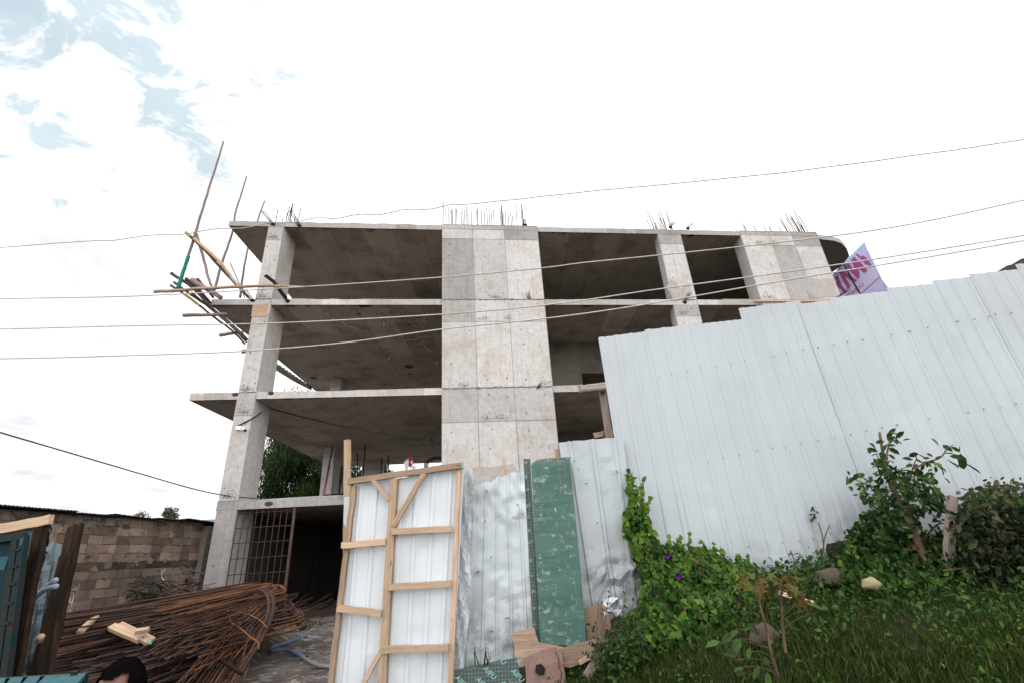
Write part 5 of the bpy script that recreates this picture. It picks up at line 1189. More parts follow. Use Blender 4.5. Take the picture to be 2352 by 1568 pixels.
# dark debris inside the ground floor
mb = MB()
for k in range(90):
    c = Vector((R_(-8, -4.0), R_(15.3, 19), .35)); a = R_(-.5, .5); mb.tube([c, c + Vector((math.cos(a) * R_(.6, 1.6), math.sin(a), R_(-.05, .6)))], .015, 4, .5)
tag(build(mb, 'debris', ['rust']), 'dark tangle of rods inside the ground floor', 'debris', kind='stuff')

# ------------------------------------------------------------------ person (only the top of the head shows)
def person():
    base = Vector((-1.46, 2.02, tz(-1.46, 2.02))); H = 1.50; k_ = H / 1.75; top = base.z + H
    J = {}; ed = []; rad = {}
    def v(n, x, y, z, r): J[n] = Vector((x * k_, y * k_, z * k_)); rad[n] = r * k_
    v('pel', 0, 0, .95, .125); v('wai', 0, .0, 1.10, .115); v('che', 0, .01, 1.30, .13); v('nb', 0, .01, 1.46, .062); v('nt', 0, -.01, 1.53, .058); v('hd', 0, -.025, 1.60, .075); v('h2', 0, -.02, 1.655, .078); v('h3', 0, -.01, 1.70, .05)
    for s, q in ((1, 'r'), (-1, 'l')):
        v('sh' + q, .17 * s, .01, 1.41, .062); v('el' + q, .24 * s, .03, 1.12, .043); v('wr' + q, .25 * s, -.05, .88, .030); v('pa' + q, .25 * s, -.07, .80, .034)
        for i in range(4):
            x = .225 + .018 * i; ln = (.07, .085, .08, .06)[i]
            v('f%d%s' % (i, q), x * s, -.075 - .008 * i, .755, .010); v('g%d%s' % (i, q), x * s, -.088 - .004 * i, .755 - ln * .6, .009); v('t%d%s' % (i, q), x * s, -.082, .755 - ln, .008)
        v('th' + q, .215 * s, -.10, .80, .012); v('ti' + q, .212 * s, -.12, .75, .009)
        v('hi' + q, .095 * s, 0, .88, .10); v('kn' + q, .11 * s, -.03, .49, .062); v('an' + q, .11 * s, .02, .09, .042); v('fo' + q, .12 * s, -.10, .045, .040); v('to' + q, .125 * s, -.18, .035, .032)
    E_ = [('pel', 'wai'), ('wai', 'che'), ('che', 'nb'), ('nb', 'nt'), ('nt', 'hd'), ('hd', 'h2'), ('h2', 'h3')]
    for q in 'rl':
        E_ += [('che', 'sh' + q), ('sh' + q, 'el' + q), ('el' + q, 'wr' + q), ('wr' + q, 'pa' + q), ('pa' + q, 'th' + q), ('th' + q, 'ti' + q), ('pel', 'hi' + q), ('hi' + q, 'kn' + q), ('kn' + q, 'an' + q), ('an' + q, 'fo' + q), ('fo' + q, 'to' + q)]
        for i in range(4): E_ += [('pa' + q, 'f%d%s' % (i, q)), ('f%d%s' % (i, q), 'g%d%s' % (i, q)), ('g%d%s' % (i, q), 't%d%s' % (i, q))]
    nm = list(J); ix = {n: i for i, n in enumerate(nm)}
    me = bpy.data.meshes.new('b'); me.from_pydata([J[n] for n in nm], [(ix[a], ix[b_]) for a, b_ in E_], [])
    ob = bpy.data.objects.new('b', me); C.objects.link(ob)
    md = ob.modifiers.new('s', 'SKIN'); md.use_smooth_shade = True
    sv = me.skin_vertices[0].data
    for n in nm: sv[ix[n]].radius = (rad[n], rad[n] * (1.1 if n in ('hd', 'h2') else .78 if n in ('pel', 'wai', 'che') else 1)); sv[ix[n]].use_root = n == 'pel'
    sb = ob.modifiers.new('d', 'SUBSURF'); sb.levels = sb.render_levels = 3
    dg = bpy.context.evaluated_depsgraph_get(); m2 = bpy.data.meshes.new_from_object(ob.evaluated_get(dg))
    V = np.array([p.co[:] for p in m2.vertices]); F = [tuple(p.vertices) for p in m2.polygons]
    bpy.data.objects.remove(ob)
    # head: refine into a skull with face
    zc = 1.635 * k_; hc = np.array([0, -.022 * k_, zc])
    sel = V[:, 2] > 1.545 * k_
    w_ = np.clip((V[:, 2] - 1.545 * k_) / (.03 * k_), 0, 1)
    d = V - hc; nrm = d / (np.linalg.norm(d, axis=1, keepdims=True) + 1e-9)
    ell = hc + nrm * np.array([.072, .093, .118]) * k_ * 1.04
    V = np.where(sel[:, None], V * (1 - w_[:, None]) + ell * w_[:, None], V)
    def push(c, r, dv):
        nonlocal V
        c = np.array(c) * k_; g = np.exp(-((V - c) ** 2).sum(1) / (r * k_) ** 2)[:, None] * sel[:, None]; V = V + g * np.array(dv) * k_
    fy = -.118
    push((0, fy, 1.615), .018, (0, -.022, 0)); push((0, fy, 1.64), .02, (0, -.008, 0))
    for s in (1, -1): push((.032 * s, fy, 1.645), .016, (0, .010, 0)); push((.03 * s, fy, 1.668), .018, (0, -.005, 0)); push((.078 * s, -.01, 1.63), .016, (.022 * s, .008, 0))
    push((0, fy, 1.578), .02, (0, -.007, 0)); push((0, fy, 1.552), .022, (0, -.012, 0))
    top_now = V[:, 2].max()
    shift = np.array([base.x, base.y, base.z]); V = V + shift
    t = thing('person', 'dark haired person seen only from the forehead up at the lower left', 'person', base)
    # bend the whole head position to the picture: head top at the seen point
    hp = at(298, 1513, 2.0); dxy = np.array([hp.x - base.x, hp.y - base.y, hp.z - (top_now + base.z)])
    V = V + dxy; t.location = base + Vector(dxy); ORG[t.name] = np.array(t.location)
    finish('body', V, F, [1.] * len(F), 'skin', None, V, t, True)
    # hair shell, shirt, trousers as offset skins of the body
    NV = np.zeros_like(V)
    for f in F:
        a, b_, c = V[f[0]], V[f[1]], V[f[2]]; n = np.cross(b_ - a, c - a)
        for i in f: NV[i] += n
    NV /= np.linalg.norm(NV, axis=1, keepdims=True) + 1e-12
    L_ = (V - shift - dxy) / k_
    def shell(name, test, off, mat, jit=0.):
        fs = [f for f in F if all(test(L_[i]) for i in f)]; ids = sorted({i for f in fs for i in f}); mp = {i: k for k, i in enumerate(ids)}
        vv = np.array([V[i] + NV[i] * (off + random.uniform(-jit, jit)) for i in ids]); finish(name, vv, [tuple(mp[i] for i in f) for f in fs], [1.] * len(fs), mat, None, vv, t, True)
    def hair(p):
        x, y, z = p
        if z < 1.60: return False
        hl = 1.703 - .012 * math.cos(abs(x) / .03 * 1.2) * (1 if abs(x) < .05 else 0) + (.004 if abs(x) > .03 else 0)
        front = y < -.035
        return (z > hl) if (front and abs(x) < .052) else (z > 1.655 if y < -.05 else z > 1.60)
    shell('hair', hair, .012 * k_, 'hair', .0025)
    shell('shirt', lambda p: .93 < p[2] < 1.47 and not (abs(p[0]) > .205 and p[2] < 1.16), .012, 'shirt', .001)
    shell('trousers', lambda p: .12 < p[2] < .97 and abs(p[0]) < .2, .012, 'trousers', .001)
    shell('shoe', lambda p: p[2] < .11 and p[0] > 0, .008, 'sole'); shell('shoe', lambda p: p[2] < .11 and p[0] < 0, .008, 'sole')
person()
# logs beside the tall fence
GLg = 'rough logs behind the left end of the tall fence'
LY = 7.0
pole('log', [at(1328.5, 890, LY), at(1360, 886, LY), at(1440, 879, LY)], .037, 'greywood', 'upper of the two level grey logs at the left end of the tall fence', 'log', GLg, 8, 4, .05, 1)
pole('log', [at(1331.5, 897.5, LY - .05), at(1362, 893, LY - .05), at(1440, 885, LY - .05)], .045, 'greywood', 'lower of the two level grey logs at the left end of the tall fence', 'log', GLg, 8, 4, .05, 1)
a = at(1380, 880, LY + .1); b_ = at(1401, 1006, LY + .1); b_ = a + (b_ - a) * ((a.z - .4) / (a.z - b_.z))
pole('log', [a, a.lerp(b_, .5), b_], .052, 'greywood', 'upright grey log carrying the two level ones', 'log', GLg, 8, 6, .05, 1)
simple_beam('plank', at(1364, 1000, 7.4), at(1440, 984, 7.4), .08, .03, 'weathered', 'pointed plank crossing behind the upright log', 'plank')
pole('log', [at(1404, 950, 7.3), at(1391, 1010, 7.3), at(1380, 1060, 7.3)], .05, 'darkpole', 'dark slanted log behind the upright grey one', 'log', GLg)

# ------------------------------------------------------------------ vegetation
def inpoly(x, y, poly):
    c = False; n = len(poly); j = n - 1
    for i in range(n):
        xi, yi = poly[i]; xj, yj = poly[j]
        if (yi > y) != (yj > y) and x < (xj - xi) * (y - yi) / (yj - yi) + xi: c = not c
        j = i
    return c
TEMPL = {
    'heart': (np.array([[0, 0, 0], [-.08, .30, .02], [.18, .50, .05], [.55, .34, .04], [1, 0, -.10], [.55, -.34, .04], [.18, -.50, .05], [-.08, -.30, .02]]), [(0, 4, 3, 2, 1), (0, 7, 6, 5, 4)]),
    'oval': (np.array([[0, 0, 0], [.3, .22, .04], [.7, .2, .02], [1, 0, -.12], [.7, -.2, .02], [.3, -.22, .04]]), [(0, 3, 2, 1), (0, 5, 4, 3)]),
    'lance': (np.array([[0, 0, 0], [.4, .09, .0], [1, 0, -.15], [.4, -.09, .0]]), [(0, 1, 2, 3)]),
    'blade': (np.array([[0, -.035, 0], [0, .035, 0], [.55, .028, .10], [1, 0, .38], [.55, -.028, .10]]), [(0, 1, 2, 4), (4, 2, 3)]),
    'lobed': (np.array([[0, 0, 0], [.05, .35, .03], [.38, .16, .03], [.45, .5, 0], [.62, .16, .03], [1, 0, -.12], [.62, -.16, .03], [.45, -.5, 0], [.38, -.16, .03], [.05, -.35, .03]]), [(0, 5, 4, 3, 2, 1), (0, 9, 8, 7, 6, 5)]),
}
def leaves(name, pos, along, normal, size, tint, shape, mat, parent=None, width=1.):
    T, FS = TEMPL[shape]; T = T * np.array([1, width, 1]); n = len(pos); pos = np.asarray(pos); a = np.asarray(along, float); nn = np.asarray(normal, float)
    a /= np.linalg.norm(a, axis=1, keepdims=True) + 1e-9; b_ = np.cross(nn, a); b_ /= np.linalg.norm(b_, axis=1, keepdims=True) + 1e-9; c = np.cross(a, b_); size = np.broadcast_to(size, (n,))
    k = len(T); v = pos[:, None, :] + size[:, None, None] * (T[None, :, 0:1] * a[:, None] + T[None, :, 1:2] * b_[:, None] + T[None, :, 2:3] * c[:, None])
    v = v.reshape(-1, 3); f = []; t = []
    for i in range(n):
        for q in FS: f.append(tuple(i * k + j for j in q)); t.append(tint[i])
    return finish(name, v, f, t, mat, None, None, parent)
def rdir(n): d = rng.normal(size=(n, 3)); return d / np.linalg.norm(d, axis=1, keepdims=True)
def sample_poly(poly, n, jit=0.):
    xs = [p[0] for p in poly]; ys = [p[1] for p in poly]; out = []
    while len(out) < n:
        x, y = random.uniform(min(xs), max(xs)), random.uniform(min(ys), max(ys))
        if inpoly(x, y, poly): out.append((x + random.gauss(0, jit), y + random.gauss(0, jit)) if jit else (x, y))
    return out
def face_leaf(n, down=.6, toward=.8):
    """leaf blades that face the viewer side and the sky and hang a little"""
    nn = rdir(n) * .75 + np.array([0, -toward, .55]); al = rdir(n) * .8 + np.array([0, -.25, -down]); return al, nn
def clump_tint(px, sc_=.018, amp=.5):
    return np.array([.42 + amp * (math.sin(x * sc_ * 2.3 + 1) * math.sin(y * sc_ * 2.9 + 2) * .5 + math.sin(x * sc_ * 5.1 + y * sc_ * 3.3) * .25) for x, y in px])
def fy(x, y): return fp(x, y).y
# climbing vine on the fence seam with the mound below
vine = thing('climbing_vine', 'leafy green creeper climbing the fence seam above a dense mound with purple flowers', 'vine', at(1560, 1500, 4.5))
colp = [(1438, 1072), (1447, 1078), (1458, 1110), (1478, 1150), (1490, 1190), (1505, 1232), (1530, 1262), (1515, 1330), (1468, 1290), (1455, 1255), (1432, 1222), (1432, 1190), (1444, 1150), (1438, 1110)]
px = sample_poly(colp, 620); al, nn = face_leaf(len(px), .9, 1.0)
pos = [at(x, y, fy(x, y) - .10 - random.random() * (.05 + .12 * (y - 1072) / 200)) for x, y in px]
ti = np.clip(rng.normal(.62, .2, len(px)) + (clump_tint(px) - .42), 0, 1)
leaves('foliage', pos, al, nn, np.array([R_(.03, .05) + .025 * (y - 1072) / 200 for x, y in px]), ti, 'heart', 'vine', vine)
moundp = [(1455, 1268), (1490, 1240), (1530, 1258), (1552, 1246), (1575, 1262), (1600, 1255), (1640, 1272), (1680, 1288), (1712, 1285), (1735, 1312), (1728, 1340), (1742, 1385), (1735, 1430), (1690, 1462), (1600, 1478), (1500, 1510), (1430, 1540), (1395, 1530), (1400, 1490), (1440, 1450), (1468, 1400), (1478, 1340)]
def mound(poly, n, depth, y0, y1, size, mean, shape, mat, name, par, sd=.19):
    px = sample_poly(poly, n, 5.); al, nn = face_leaf(n, .8, .9); pos = []; dep = []
    for x, y in px:
        b_ = np.clip((y - y0) / (y1 - y0), 0, 1); q = random.random() ** .45; pos.append(at(x, y, fy(x, min(y, 1390)) - .05 - depth * (b_ ** .7) * q)); dep.append(q)
    ti = np.clip(rng.normal(mean, sd, n) + (clump_tint(px) - .42) * .8, 0, 1)
    return leaves(name, pos, al, nn, np.array([R_(*size) for _ in range(n)]), ti, shape, mat, par)
mound(moundp, 5200, .75, 1240, 1470, (.020, .066), .52, 'heart', 'vine', 'foliage', vine)
mound(moundp, 2000, .8, 1240, 1470, (.03, .06), .38, 'oval', 'shrub', 'foliage', vine)
# fresh tips above the outline
tips = [(1448, 1085), (1475, 1125), (1536, 1235), (1560, 1232), (1612, 1240), (1640, 1250), (1655, 1258), (1582, 1228), (1690, 1270), (1720, 1272), (1478, 1100), (1490, 1145)]
tp = []
for x, y in tips:
    sp_ = MB(); a = at(x + R_(-8, 8), y + 40, 4.75); b_ = at(x, y, 4.72); q = bez([a, a.lerp(b_, .5) + Vector((R_(-.03, .03), 0, 0)), b_], 4); sp_.tube(q, .004, 4); build(sp_, 'stem', ['bark'], vine)
    for i in range(9): tp.append(q[int(len(q) * (.25 + .75 * i / 9))])
al, nn = face_leaf(len(tp), .1); leaves('foliage', tp, al, nn, np.array([R_(.03, .055) for _ in tp]), rng.uniform(.55, .95, len(tp)), 'heart', 'vine', vine)
for x, y in ((1556, 1322), (1532, 1275)):
    c = at(x, y, 4.02 + (.4 if y < 1300 else 0)); mb = MB(); vs = [c] + [c + Vector((math.cos(a) * .022, -.015, math.sin(a) * .022)) for a in np.linspace(0, 2 * PI, 11)[:-1]]
    mb.add(vs, [(0, i, i % 10 + 1) for i in range(1, 11)], 1.); build(mb, 'flower', ['purple'], vine)
# dull scrub left of the mound
scrub = thing('scrub_bush', 'dull twiggy bush beside the foot of the green board', 'bush', at(1400, 1560, 4.3))
scp = [(1350, 1500), (1372, 1470), (1400, 1440), (1430, 1410), (1470, 1390), (1475, 1460), (1480, 1510), (1440, 1560), (1395, 1560), (1375, 1530)]
n = 900; px = sample_poly(scp, n); al, nn = face_leaf(n, .3); leaves('foliage', [at(x, y, R_(4.05, 4.6)) for x, y in px], al, nn, rng.uniform(.02, .045, n), np.clip(rng.normal(.45, .22, n), 0, 1), 'oval', 'dullshrub', scrub)
n = 260; px = sample_poly(scp, n); al, nn = face_leaf(n, .3); leaves('foliage', [at(x, y, R_(4.0, 4.2)) for x, y in px], al, nn, rng.uniform(.025, .05, n), rng.uniform(.4, .8, n), 'oval', 'shrub', scrub)
tw = MB(); tl_ = []
for (x0, y0, x1, y1) in ((1400, 1540, 1402, 1345), (1420, 1520, 1440, 1340), (1380, 1530, 1375, 1378), (1440, 1500, 1462, 1350), (1410, 1540, 1358, 1425), (1440, 1540, 1385, 1480), (1425, 1530, 1490, 1390), (1390, 1560, 1345, 1500), (1450, 1540, 1420, 1400)):
    a, b_ = at(x0, y0, R_(4.2, 4.4)), at(x1, y1, R_(4.35, 4.6)); q = bez([a, a.lerp(b_, .5) + Vector((R_(-.07, .07), 0, 0)), b_], 5); tw.tube(q, [lerp(.008, .003, i / (len(q) - 1)) for i in range(len(q))], 4)
    for i in range(10): tl_.append(q[min(int(len(q) * (.4 + .06 * i)), len(q) - 1)] + Vector((R_(-.03, .03), R_(-.03, .03), R_(-.03, .03))))
build(tw, 'twigs', ['bark'], scrub); al, nn = face_leaf(len(tl_), .1); leaves('foliage', tl_, al, nn, rng.uniform(.02, .04, len(tl_)), rng.uniform(.3, .8, len(tl_)), 'oval', 'dullshrub', scrub)

# shrub tree against the fence on the right
def wq(x, y, dy=.25): return at(x, y, fy(x, y) - dy)
sh = thing('shrub_tree', 'straggly shrub with a broken stem growing against the fence on the right', 'shrub', wq(2100, 1330, .5))
tk = MB(); tk.tube(bez([wq(2150, 1330, .6), wq(2118, 1270, .55), wq(2095, 1210, .5), wq(2066, 1150, .45), wq(2042, 1100, .4), wq(2030, 1050, .35), wq(2020, 992, .3)], 5), [lerp(.035, .010, i / 30) for i in range(31)], 7, jit=.08)
build(tk, 'trunk', ['bark'], sh, True)
br = MB(); bl = []
for pts in (((2095, 1215), (2085, 1130), (2098, 1070), (2105, 1052), (2100, 1040)), ((2100, 1075), (2130, 1060), (2160, 1050), (2175, 1030), (2190, 1020)), ((2060, 1150), (2010, 1120), (1975, 1105), (1955, 1095)), ((2080, 1180), (2030, 1150), (1975, 1145)), ((2095, 1210), (2130, 1150), (2165, 1140), (2190, 1180)),
            ((2110, 1250), (2160, 1200), (2200, 1230)), ((2042, 1100), (2025, 1070), (2012, 1040)), ((2045, 1085), (2090, 1080), (2130, 1110)), ((2105, 1260), (2040, 1200), (1990, 1185)), ((2118, 1270), (2060, 1250), (1995, 1240)), ((2060, 1140), (2090, 1130), (2140, 1095)),
            ((2120, 1280), (2180, 1290), (2260, 1330)), ((2032, 1060), (2045, 1010), (2050, 1002))):
    q = bez([wq(x, y, R_(.3, .5)) for x, y in pts], 4); br.tube(q, [lerp(.010, .003, i / (len(q) - 1)) for i in range(len(q))], 4); bl += [q[random.randrange(len(q) // 3, len(q))] + Vector((R_(-.06, .06), R_(-.06, .06), R_(-.06, .06))) for _ in range(16)]
build(br, 'branches', ['bark'], sh)
al, nn = face_leaf(len(bl), .35); leaves('foliage', bl, al, nn, rng.uniform(.05, .10, len(bl)), np.clip(rng.normal(.55, .22, len(bl)), 0, 1), 'oval', 'shrub', sh)
big = [wq(2180, 1046, .32), wq(2120, 1165, .4), wq(2150, 1120, .4), wq(2090, 1130, .4), wq(2050, 1110, .38), wq(2175, 1055, .32), wq(2160, 1160, .4), wq(2205, 1040, .32), wq(2215, 1062, .32), wq(2210, 1052, .32)]
al, nn = face_leaf(len(big), .9); leaves('foliage', big, al, nn, rng.uniform(.09, .15, len(big)), rng.uniform(.25, .7, len(big)), 'oval', 'shrub', sh)
crown = [(2012, 1062), (2032, 1035), (2050, 1075), (2080, 1085), (2120, 1095), (2150, 1120), (2174, 1165), (2160, 1182), (2130, 1165), (2100, 1180), (2095, 1240), (2060, 1240), (2010, 1235), (1995, 1190), (2020, 1160), (1985, 1142), (1965, 1115), (2005, 1112), (2020, 1095)]
n = 950; px = sample_poly(crown, n, 6.); al, nn = face_leaf(n, .5); leaves('foliage', [wq(x, y, R_(.15, .7)) for x, y in px], al, nn, rng.uniform(.03, .075, n), np.clip(rng.normal(.36, .2, n) + (clump_tint(px, .03) - .42) * .9, 0, 1), 'oval', 'shrub', sh)
base_p = [(1930, 1255), (1950, 1225), (1985, 1190), (2010, 1165), (2060, 1190), (2110, 1220), (2160, 1250), (2180, 1290), (2190, 1390), (2050, 1390), (1960, 1350), (1925, 1300)]
lo = thing('creeper_patch', 'dark leafy creeper heaped round the foot of the straggly shrub', 'creeper', wq(2050, 1340, .6))
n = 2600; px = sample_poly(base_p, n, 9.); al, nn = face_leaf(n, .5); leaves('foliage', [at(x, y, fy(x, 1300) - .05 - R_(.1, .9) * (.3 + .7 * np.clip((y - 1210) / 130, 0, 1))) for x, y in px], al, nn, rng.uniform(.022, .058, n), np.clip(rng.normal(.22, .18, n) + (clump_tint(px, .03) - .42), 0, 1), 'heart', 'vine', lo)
# bush overgrowing an old post at the far right
p0 = wq(2189, 1142, .6); timber('old_post', wq(2188, 1140, .62), wq(2176, 1330, .62),   .055, .05, 'greywood', 'grey weathered post between the shrub and the far right bush', 'post', jit=.008)
fb = thing('overgrown_bush', 'large dark bush smothered in creepers at the far right edge', 'bush', wq(2320, 1330, .9))
fbp = [(2195, 1190), (2215, 1150), (2245, 1135), (2290, 1120), (2352, 1122), (2460, 1115), (2500, 1300), (2400, 1330), (2220, 1320), (2200, 1260)]
n = 6000; px = sample_poly(fbp, n, 13.); al, nn = face_leaf(n, .6)
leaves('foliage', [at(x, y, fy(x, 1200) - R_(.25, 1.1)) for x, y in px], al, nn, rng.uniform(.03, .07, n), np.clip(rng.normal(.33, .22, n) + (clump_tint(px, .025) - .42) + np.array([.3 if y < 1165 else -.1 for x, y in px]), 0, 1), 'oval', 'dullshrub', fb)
n = 500; px = [(x, y) for x, y in sample_poly(fbp, 2500) if y < 1180 + random.uniform(-20, 40)][:n]; n = len(px); al, nn = face_leaf(n, .4)
leaves('foliage', [at(x, y, fy(x, 1200) - R_(.4, 1.1)) for x, y in px], al, nn, rng.uniform(.03, .06, n), np.clip(rng.normal(.5, .2, n), 0, 1), 'oval', 'shrub', fb)
tw = MB()
for _ in range(22):
    x, y = sample_poly([(2230, 1200), (2340, 1180), (2340, 1300), (2230, 1300)], 1)[0]; a = at(x, y, fy(x, 1200) - R_(.6, 1.0)); tw.tube(bez([a, a + Vector((R_(-.2, .2), 0, R_(-.1, .2))), a + Vector((R_(-.4, .4), R_(-.1, .1), R_(-.2, .15)))], 3), R_(.003, .010), 4)
build(tw, 'twigs', ['bark'], fb)
simple_beam('broken_board', at(2262, 1160, 3.75), at(2300, 1205, 3.7), .05, .02, 'greywood', 'grey broken board lying in the far right bush', 'board')
simple_beam('broken_board', at(2240, 1245, 3.8), at(2275, 1275, 3.75), .07, .02, 'greywood', 'pale broken board under the far right bush', 'board')
mb = MB(); mb.prism([wq(1898, 1262, .08), wq(1900, 1248, .08), wq(1990, 1232, .08), wq(2010, 1275, .08), wq(1905, 1290, .08)], (0, .01, 0)); tag(build(mb, 'dark_sheet', ['rooftin']), 'dark sheet scrap showing under the fence bottom left of the shrub', 'sheet')
for (px_, nm_, par_, n_) in ((moundp, 'dead_leaves', vine, 160), (fbp, 'dead_leaves', fb, 260), (base_p, 'dead_leaves', lo, 90)):
    pp = sample_poly(px_, n_, 4.); al, nn = face_leaf(n_, .6); leaves(nm_, [at(x, y, fy(x, min(y, 1390)) - R_(.3, .8)) for x, y in pp], al, nn, rng.uniform(.025, .05, n_), rng.uniform(.1, .7, n_), 'oval', 'deadleaf', par_)
for k in range(16):
    x = R_(2225, 2420); y = np.interp(x, [2225, 2290, 2420], [1150, 1122, 1120]) + R_(-2, 14); a = at(x, y + 18, fy(x, 1200) - R_(.4, .9)); b_ = a + Vector((R_(-.12, .12), R_(-.05, .05), R_(.08, .17)))
    q = bez([a, a.lerp(b_, .5) + Vector((R_(-.03, .03), 0, .02)), b_], 4); mb = MB(); mb.tube(q, .003, 4); build(mb, 'stem', ['bark'], fb); m_ = 9; al, nn = face_leaf(m_, .1)
    leaves('foliage', [q[min(i, len(q) - 1)] for i in range(m_)], al, nn, rng.uniform(.025, .05, m_), rng.uniform(.3, .9, m_), 'oval', 'shrub', fb)
# small plant stuck through the fence and dry weed stalks
t = thing('fence_weed', 'tiny sprig growing through the fence left of the shrub', 'weed', fp(1868, 1190)); n = 16; px = [(1868 + R_(-4, 4), R_(1160, 1190)) for _ in range(n)]; al, nn = face_leaf(n, .8); leaves('foliage', [fp(x, y, .04) for x, y in px], al, nn, rng.uniform(.03, .05, n), rng.uniform(.2, .7, n), 'oval', 'shrub', t)
for k, (a, b_) in enumerate((((1892, 1262), (1880, 1200)), ((1890, 1265), (1905, 1205)), ((1830, 1300), (1815, 1262)), ((1945, 1300), (1955, 1232)))):
    mb = MB(); mb.tube(bez([wq(*a, .3), wq((a[0] + b_[0]) / 2 + R_(-4, 4), (a[1] + b_[1]) / 2, .28), wq(*b_, .25)], 4), .005, 4); tag(build(mb, 'dry_stalk', ['bark'], None, True), 'thin dry weed stalk standing before the fence bottom', 'stalk', 'dry stalks along the fence')
# weeds along the fence bottom
wd = []
for _ in range(7000):
    X = R_(1.5, 6.2); Yf = FP.y + (X - FP.x) * FDIR.y / FDIR.x; Y = Yf - abs(random.gauss(0, .75)) - .03; wd.append((X, Y, tz(X, Y) + R_(.0, .17)))
n = len(wd); al, nn = face_leaf(n, .0); leaves('ground_weeds', wd, al, nn, rng.uniform(.02, .056, n), np.clip(rng.normal(.52, .22, n), 0, 1), 'oval', 'shrub'); tag(bpy.data.objects['ground_weeds'], 'low leafy weeds along the fence bottom', 'weeds', kind='stuff')
# grass: tufts of blades over the bank
def patchy(x, y): return .5 + .3 * math.sin(x * 2.1 + y * 1.3) + .25 * math.sin(x * 4.7 - y * 3.9 + 1)
gp_, ga, gs, gt = [], [], [], []
k = 0
while k < 95000:
    X = R_(-.7, 7.5); Y = R_(1.3, 5.4)
    if X > 1.1 * Y + 1.2 or X < .12 * Y - .9: continue
    Yf = FP.y + (X - FP.x) * FDIR.y / FDIR.x
    if Y > Yf - .02 and X > .5: continue
    if X < .25 and Y > 4.45: continue
    pch = patchy(X, Y)
    if random.random() > .45 + .55 * pch: continue
    if (X - 1.45) ** 2 + (Y - 2.75) ** 2 < .09 and random.random() < .8: continue
    gp_.append((X, Y, tz(X, Y) - .01)); ga.append((random.gauss(0, .35), random.gauss(0, .35), 1)); gs.append(R_(.025, .075) * (1.35 if pch > .6 else 1)); gt.append(random.gauss(.66 + .16 * math.sin(X * 1.7 + Y) - .34 * min(1, max(0, (X - 1.1) / 1.6)), .18) + (.3 if random.random() < .10 + .15 * (Y < 3.2) else 0)); k += 1  # tint drops to the right: the bank's shade is put into the blade colour
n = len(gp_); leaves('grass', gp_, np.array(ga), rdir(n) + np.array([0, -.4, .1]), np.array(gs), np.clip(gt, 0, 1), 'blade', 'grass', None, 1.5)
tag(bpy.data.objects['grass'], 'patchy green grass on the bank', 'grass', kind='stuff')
wd = []
for _ in range(11000):
    Y = R_(1.6, 5.0); X = R_(.12 * Y - .5, 1.05 * Y + 1.0)
    if patchy(X * 1.4 + 3, Y * 1.4) > .45 and Y < FP.y + (X - FP.x) * FDIR.y / FDIR.x - .05: wd.append((X, Y, tz(X, Y) + R_(.01, .10)))
n = len(wd); al = rdir(n) + np.array([0, -.3, .25]); nn = rdir(n) * .6 + np.array([0, -.3, 1]); leaves('ground_cover', wd, al, nn, rng.uniform(.013, .036, n), np.clip(rng.normal(.40, .2, n), 0, 1), 'oval', 'vine', None, 1.2)
tag(bpy.data.objects['ground_cover'], 'small broad leaved herbs among the grass', 'herbs', kind='stuff')
# young castor-like plants in the foreground
def sapling(label, stem, leafspots, Y):
    t = thing('sapling', label, 'plant', at(*stem[0], Y)); mb = MB(); q = bez([at(x, y, Y + R_(-.03, .03)) for x, y in stem], 5); mb.tube(q, [lerp(.009, .004, i / (len(q) - 1)) for i in range(len(q))], 6, jit=.15); build(mb, 'stem', ['bark'], t, True)
    for x, y, sz, mat, sh_ in leafspots:
        p = at(x, y, Y + R_(-.12, .08)); near = min(q, key=lambda a: abs(a.z - (p.z - .05))); pt = MB(); pt.tube(bez([near, near.lerp(p, .5) + Vector((0, 0, .015)), p], 3), .0022, 4); build(pt, 'leaf_stalk', ['bark'], t); m_ = 5 if sh_ == 'lobed' else 2
        d = (p - near); d = np.array([d.x, d.y, -.05]) ; al = np.array([d * 2 + rng.normal(0, .10, 3) for _ in range(m_)]) + rng.normal(0, .16, (m_, 3)) + np.array([0, 0, -.06]); nn = np.array([[0, -.5, .8]] * m_) + rng.normal(0, .3, (m_, 3))
        leaves('leaf', [p + Vector(rng.normal(0, .012, 3)) for _ in range(m_)], al, nn, sz * rng.uniform(.5, .85, m_), rng.uniform(.3, .8, m_), sh_, mat, t)
sapling('taller reddish sapling with brown tip leaves in the foreground grass', [(1790, 1560), (1772, 1500), (1762, 1450), (1752, 1410), (1742, 1372), (1738, 1335)],
        [(1722, 1322, .11, 'castor', 'lobed'), (1745, 1328, .09, 'castor', 'lobed'), (1712, 1342, .12, 'castor', 'lobed'), (1755, 1345, .10, 'castor', 'lobed'), (1730, 1360, .10, 'shrub', 'oval'), (1690, 1445, .13, 'shrub', 'oval'), (1718, 1432, .10, 'shrub', 'oval'), (1660, 1470, .12, 'shrub', 'oval'), (1700, 1465, .12, 'shrub', 'oval'), (1735, 1440, .1, 'shrub', 'oval'), (1725, 1495, .12, 'shrub', 'oval'), (1690, 1515, .12, 'shrub', 'oval'), (1745, 1520, .12, 'shrub', 'oval'), (1710, 1530, .11, 'shrub', 'oval'), (1760, 1535, .1, 'shrub', 'oval')], 3.0)
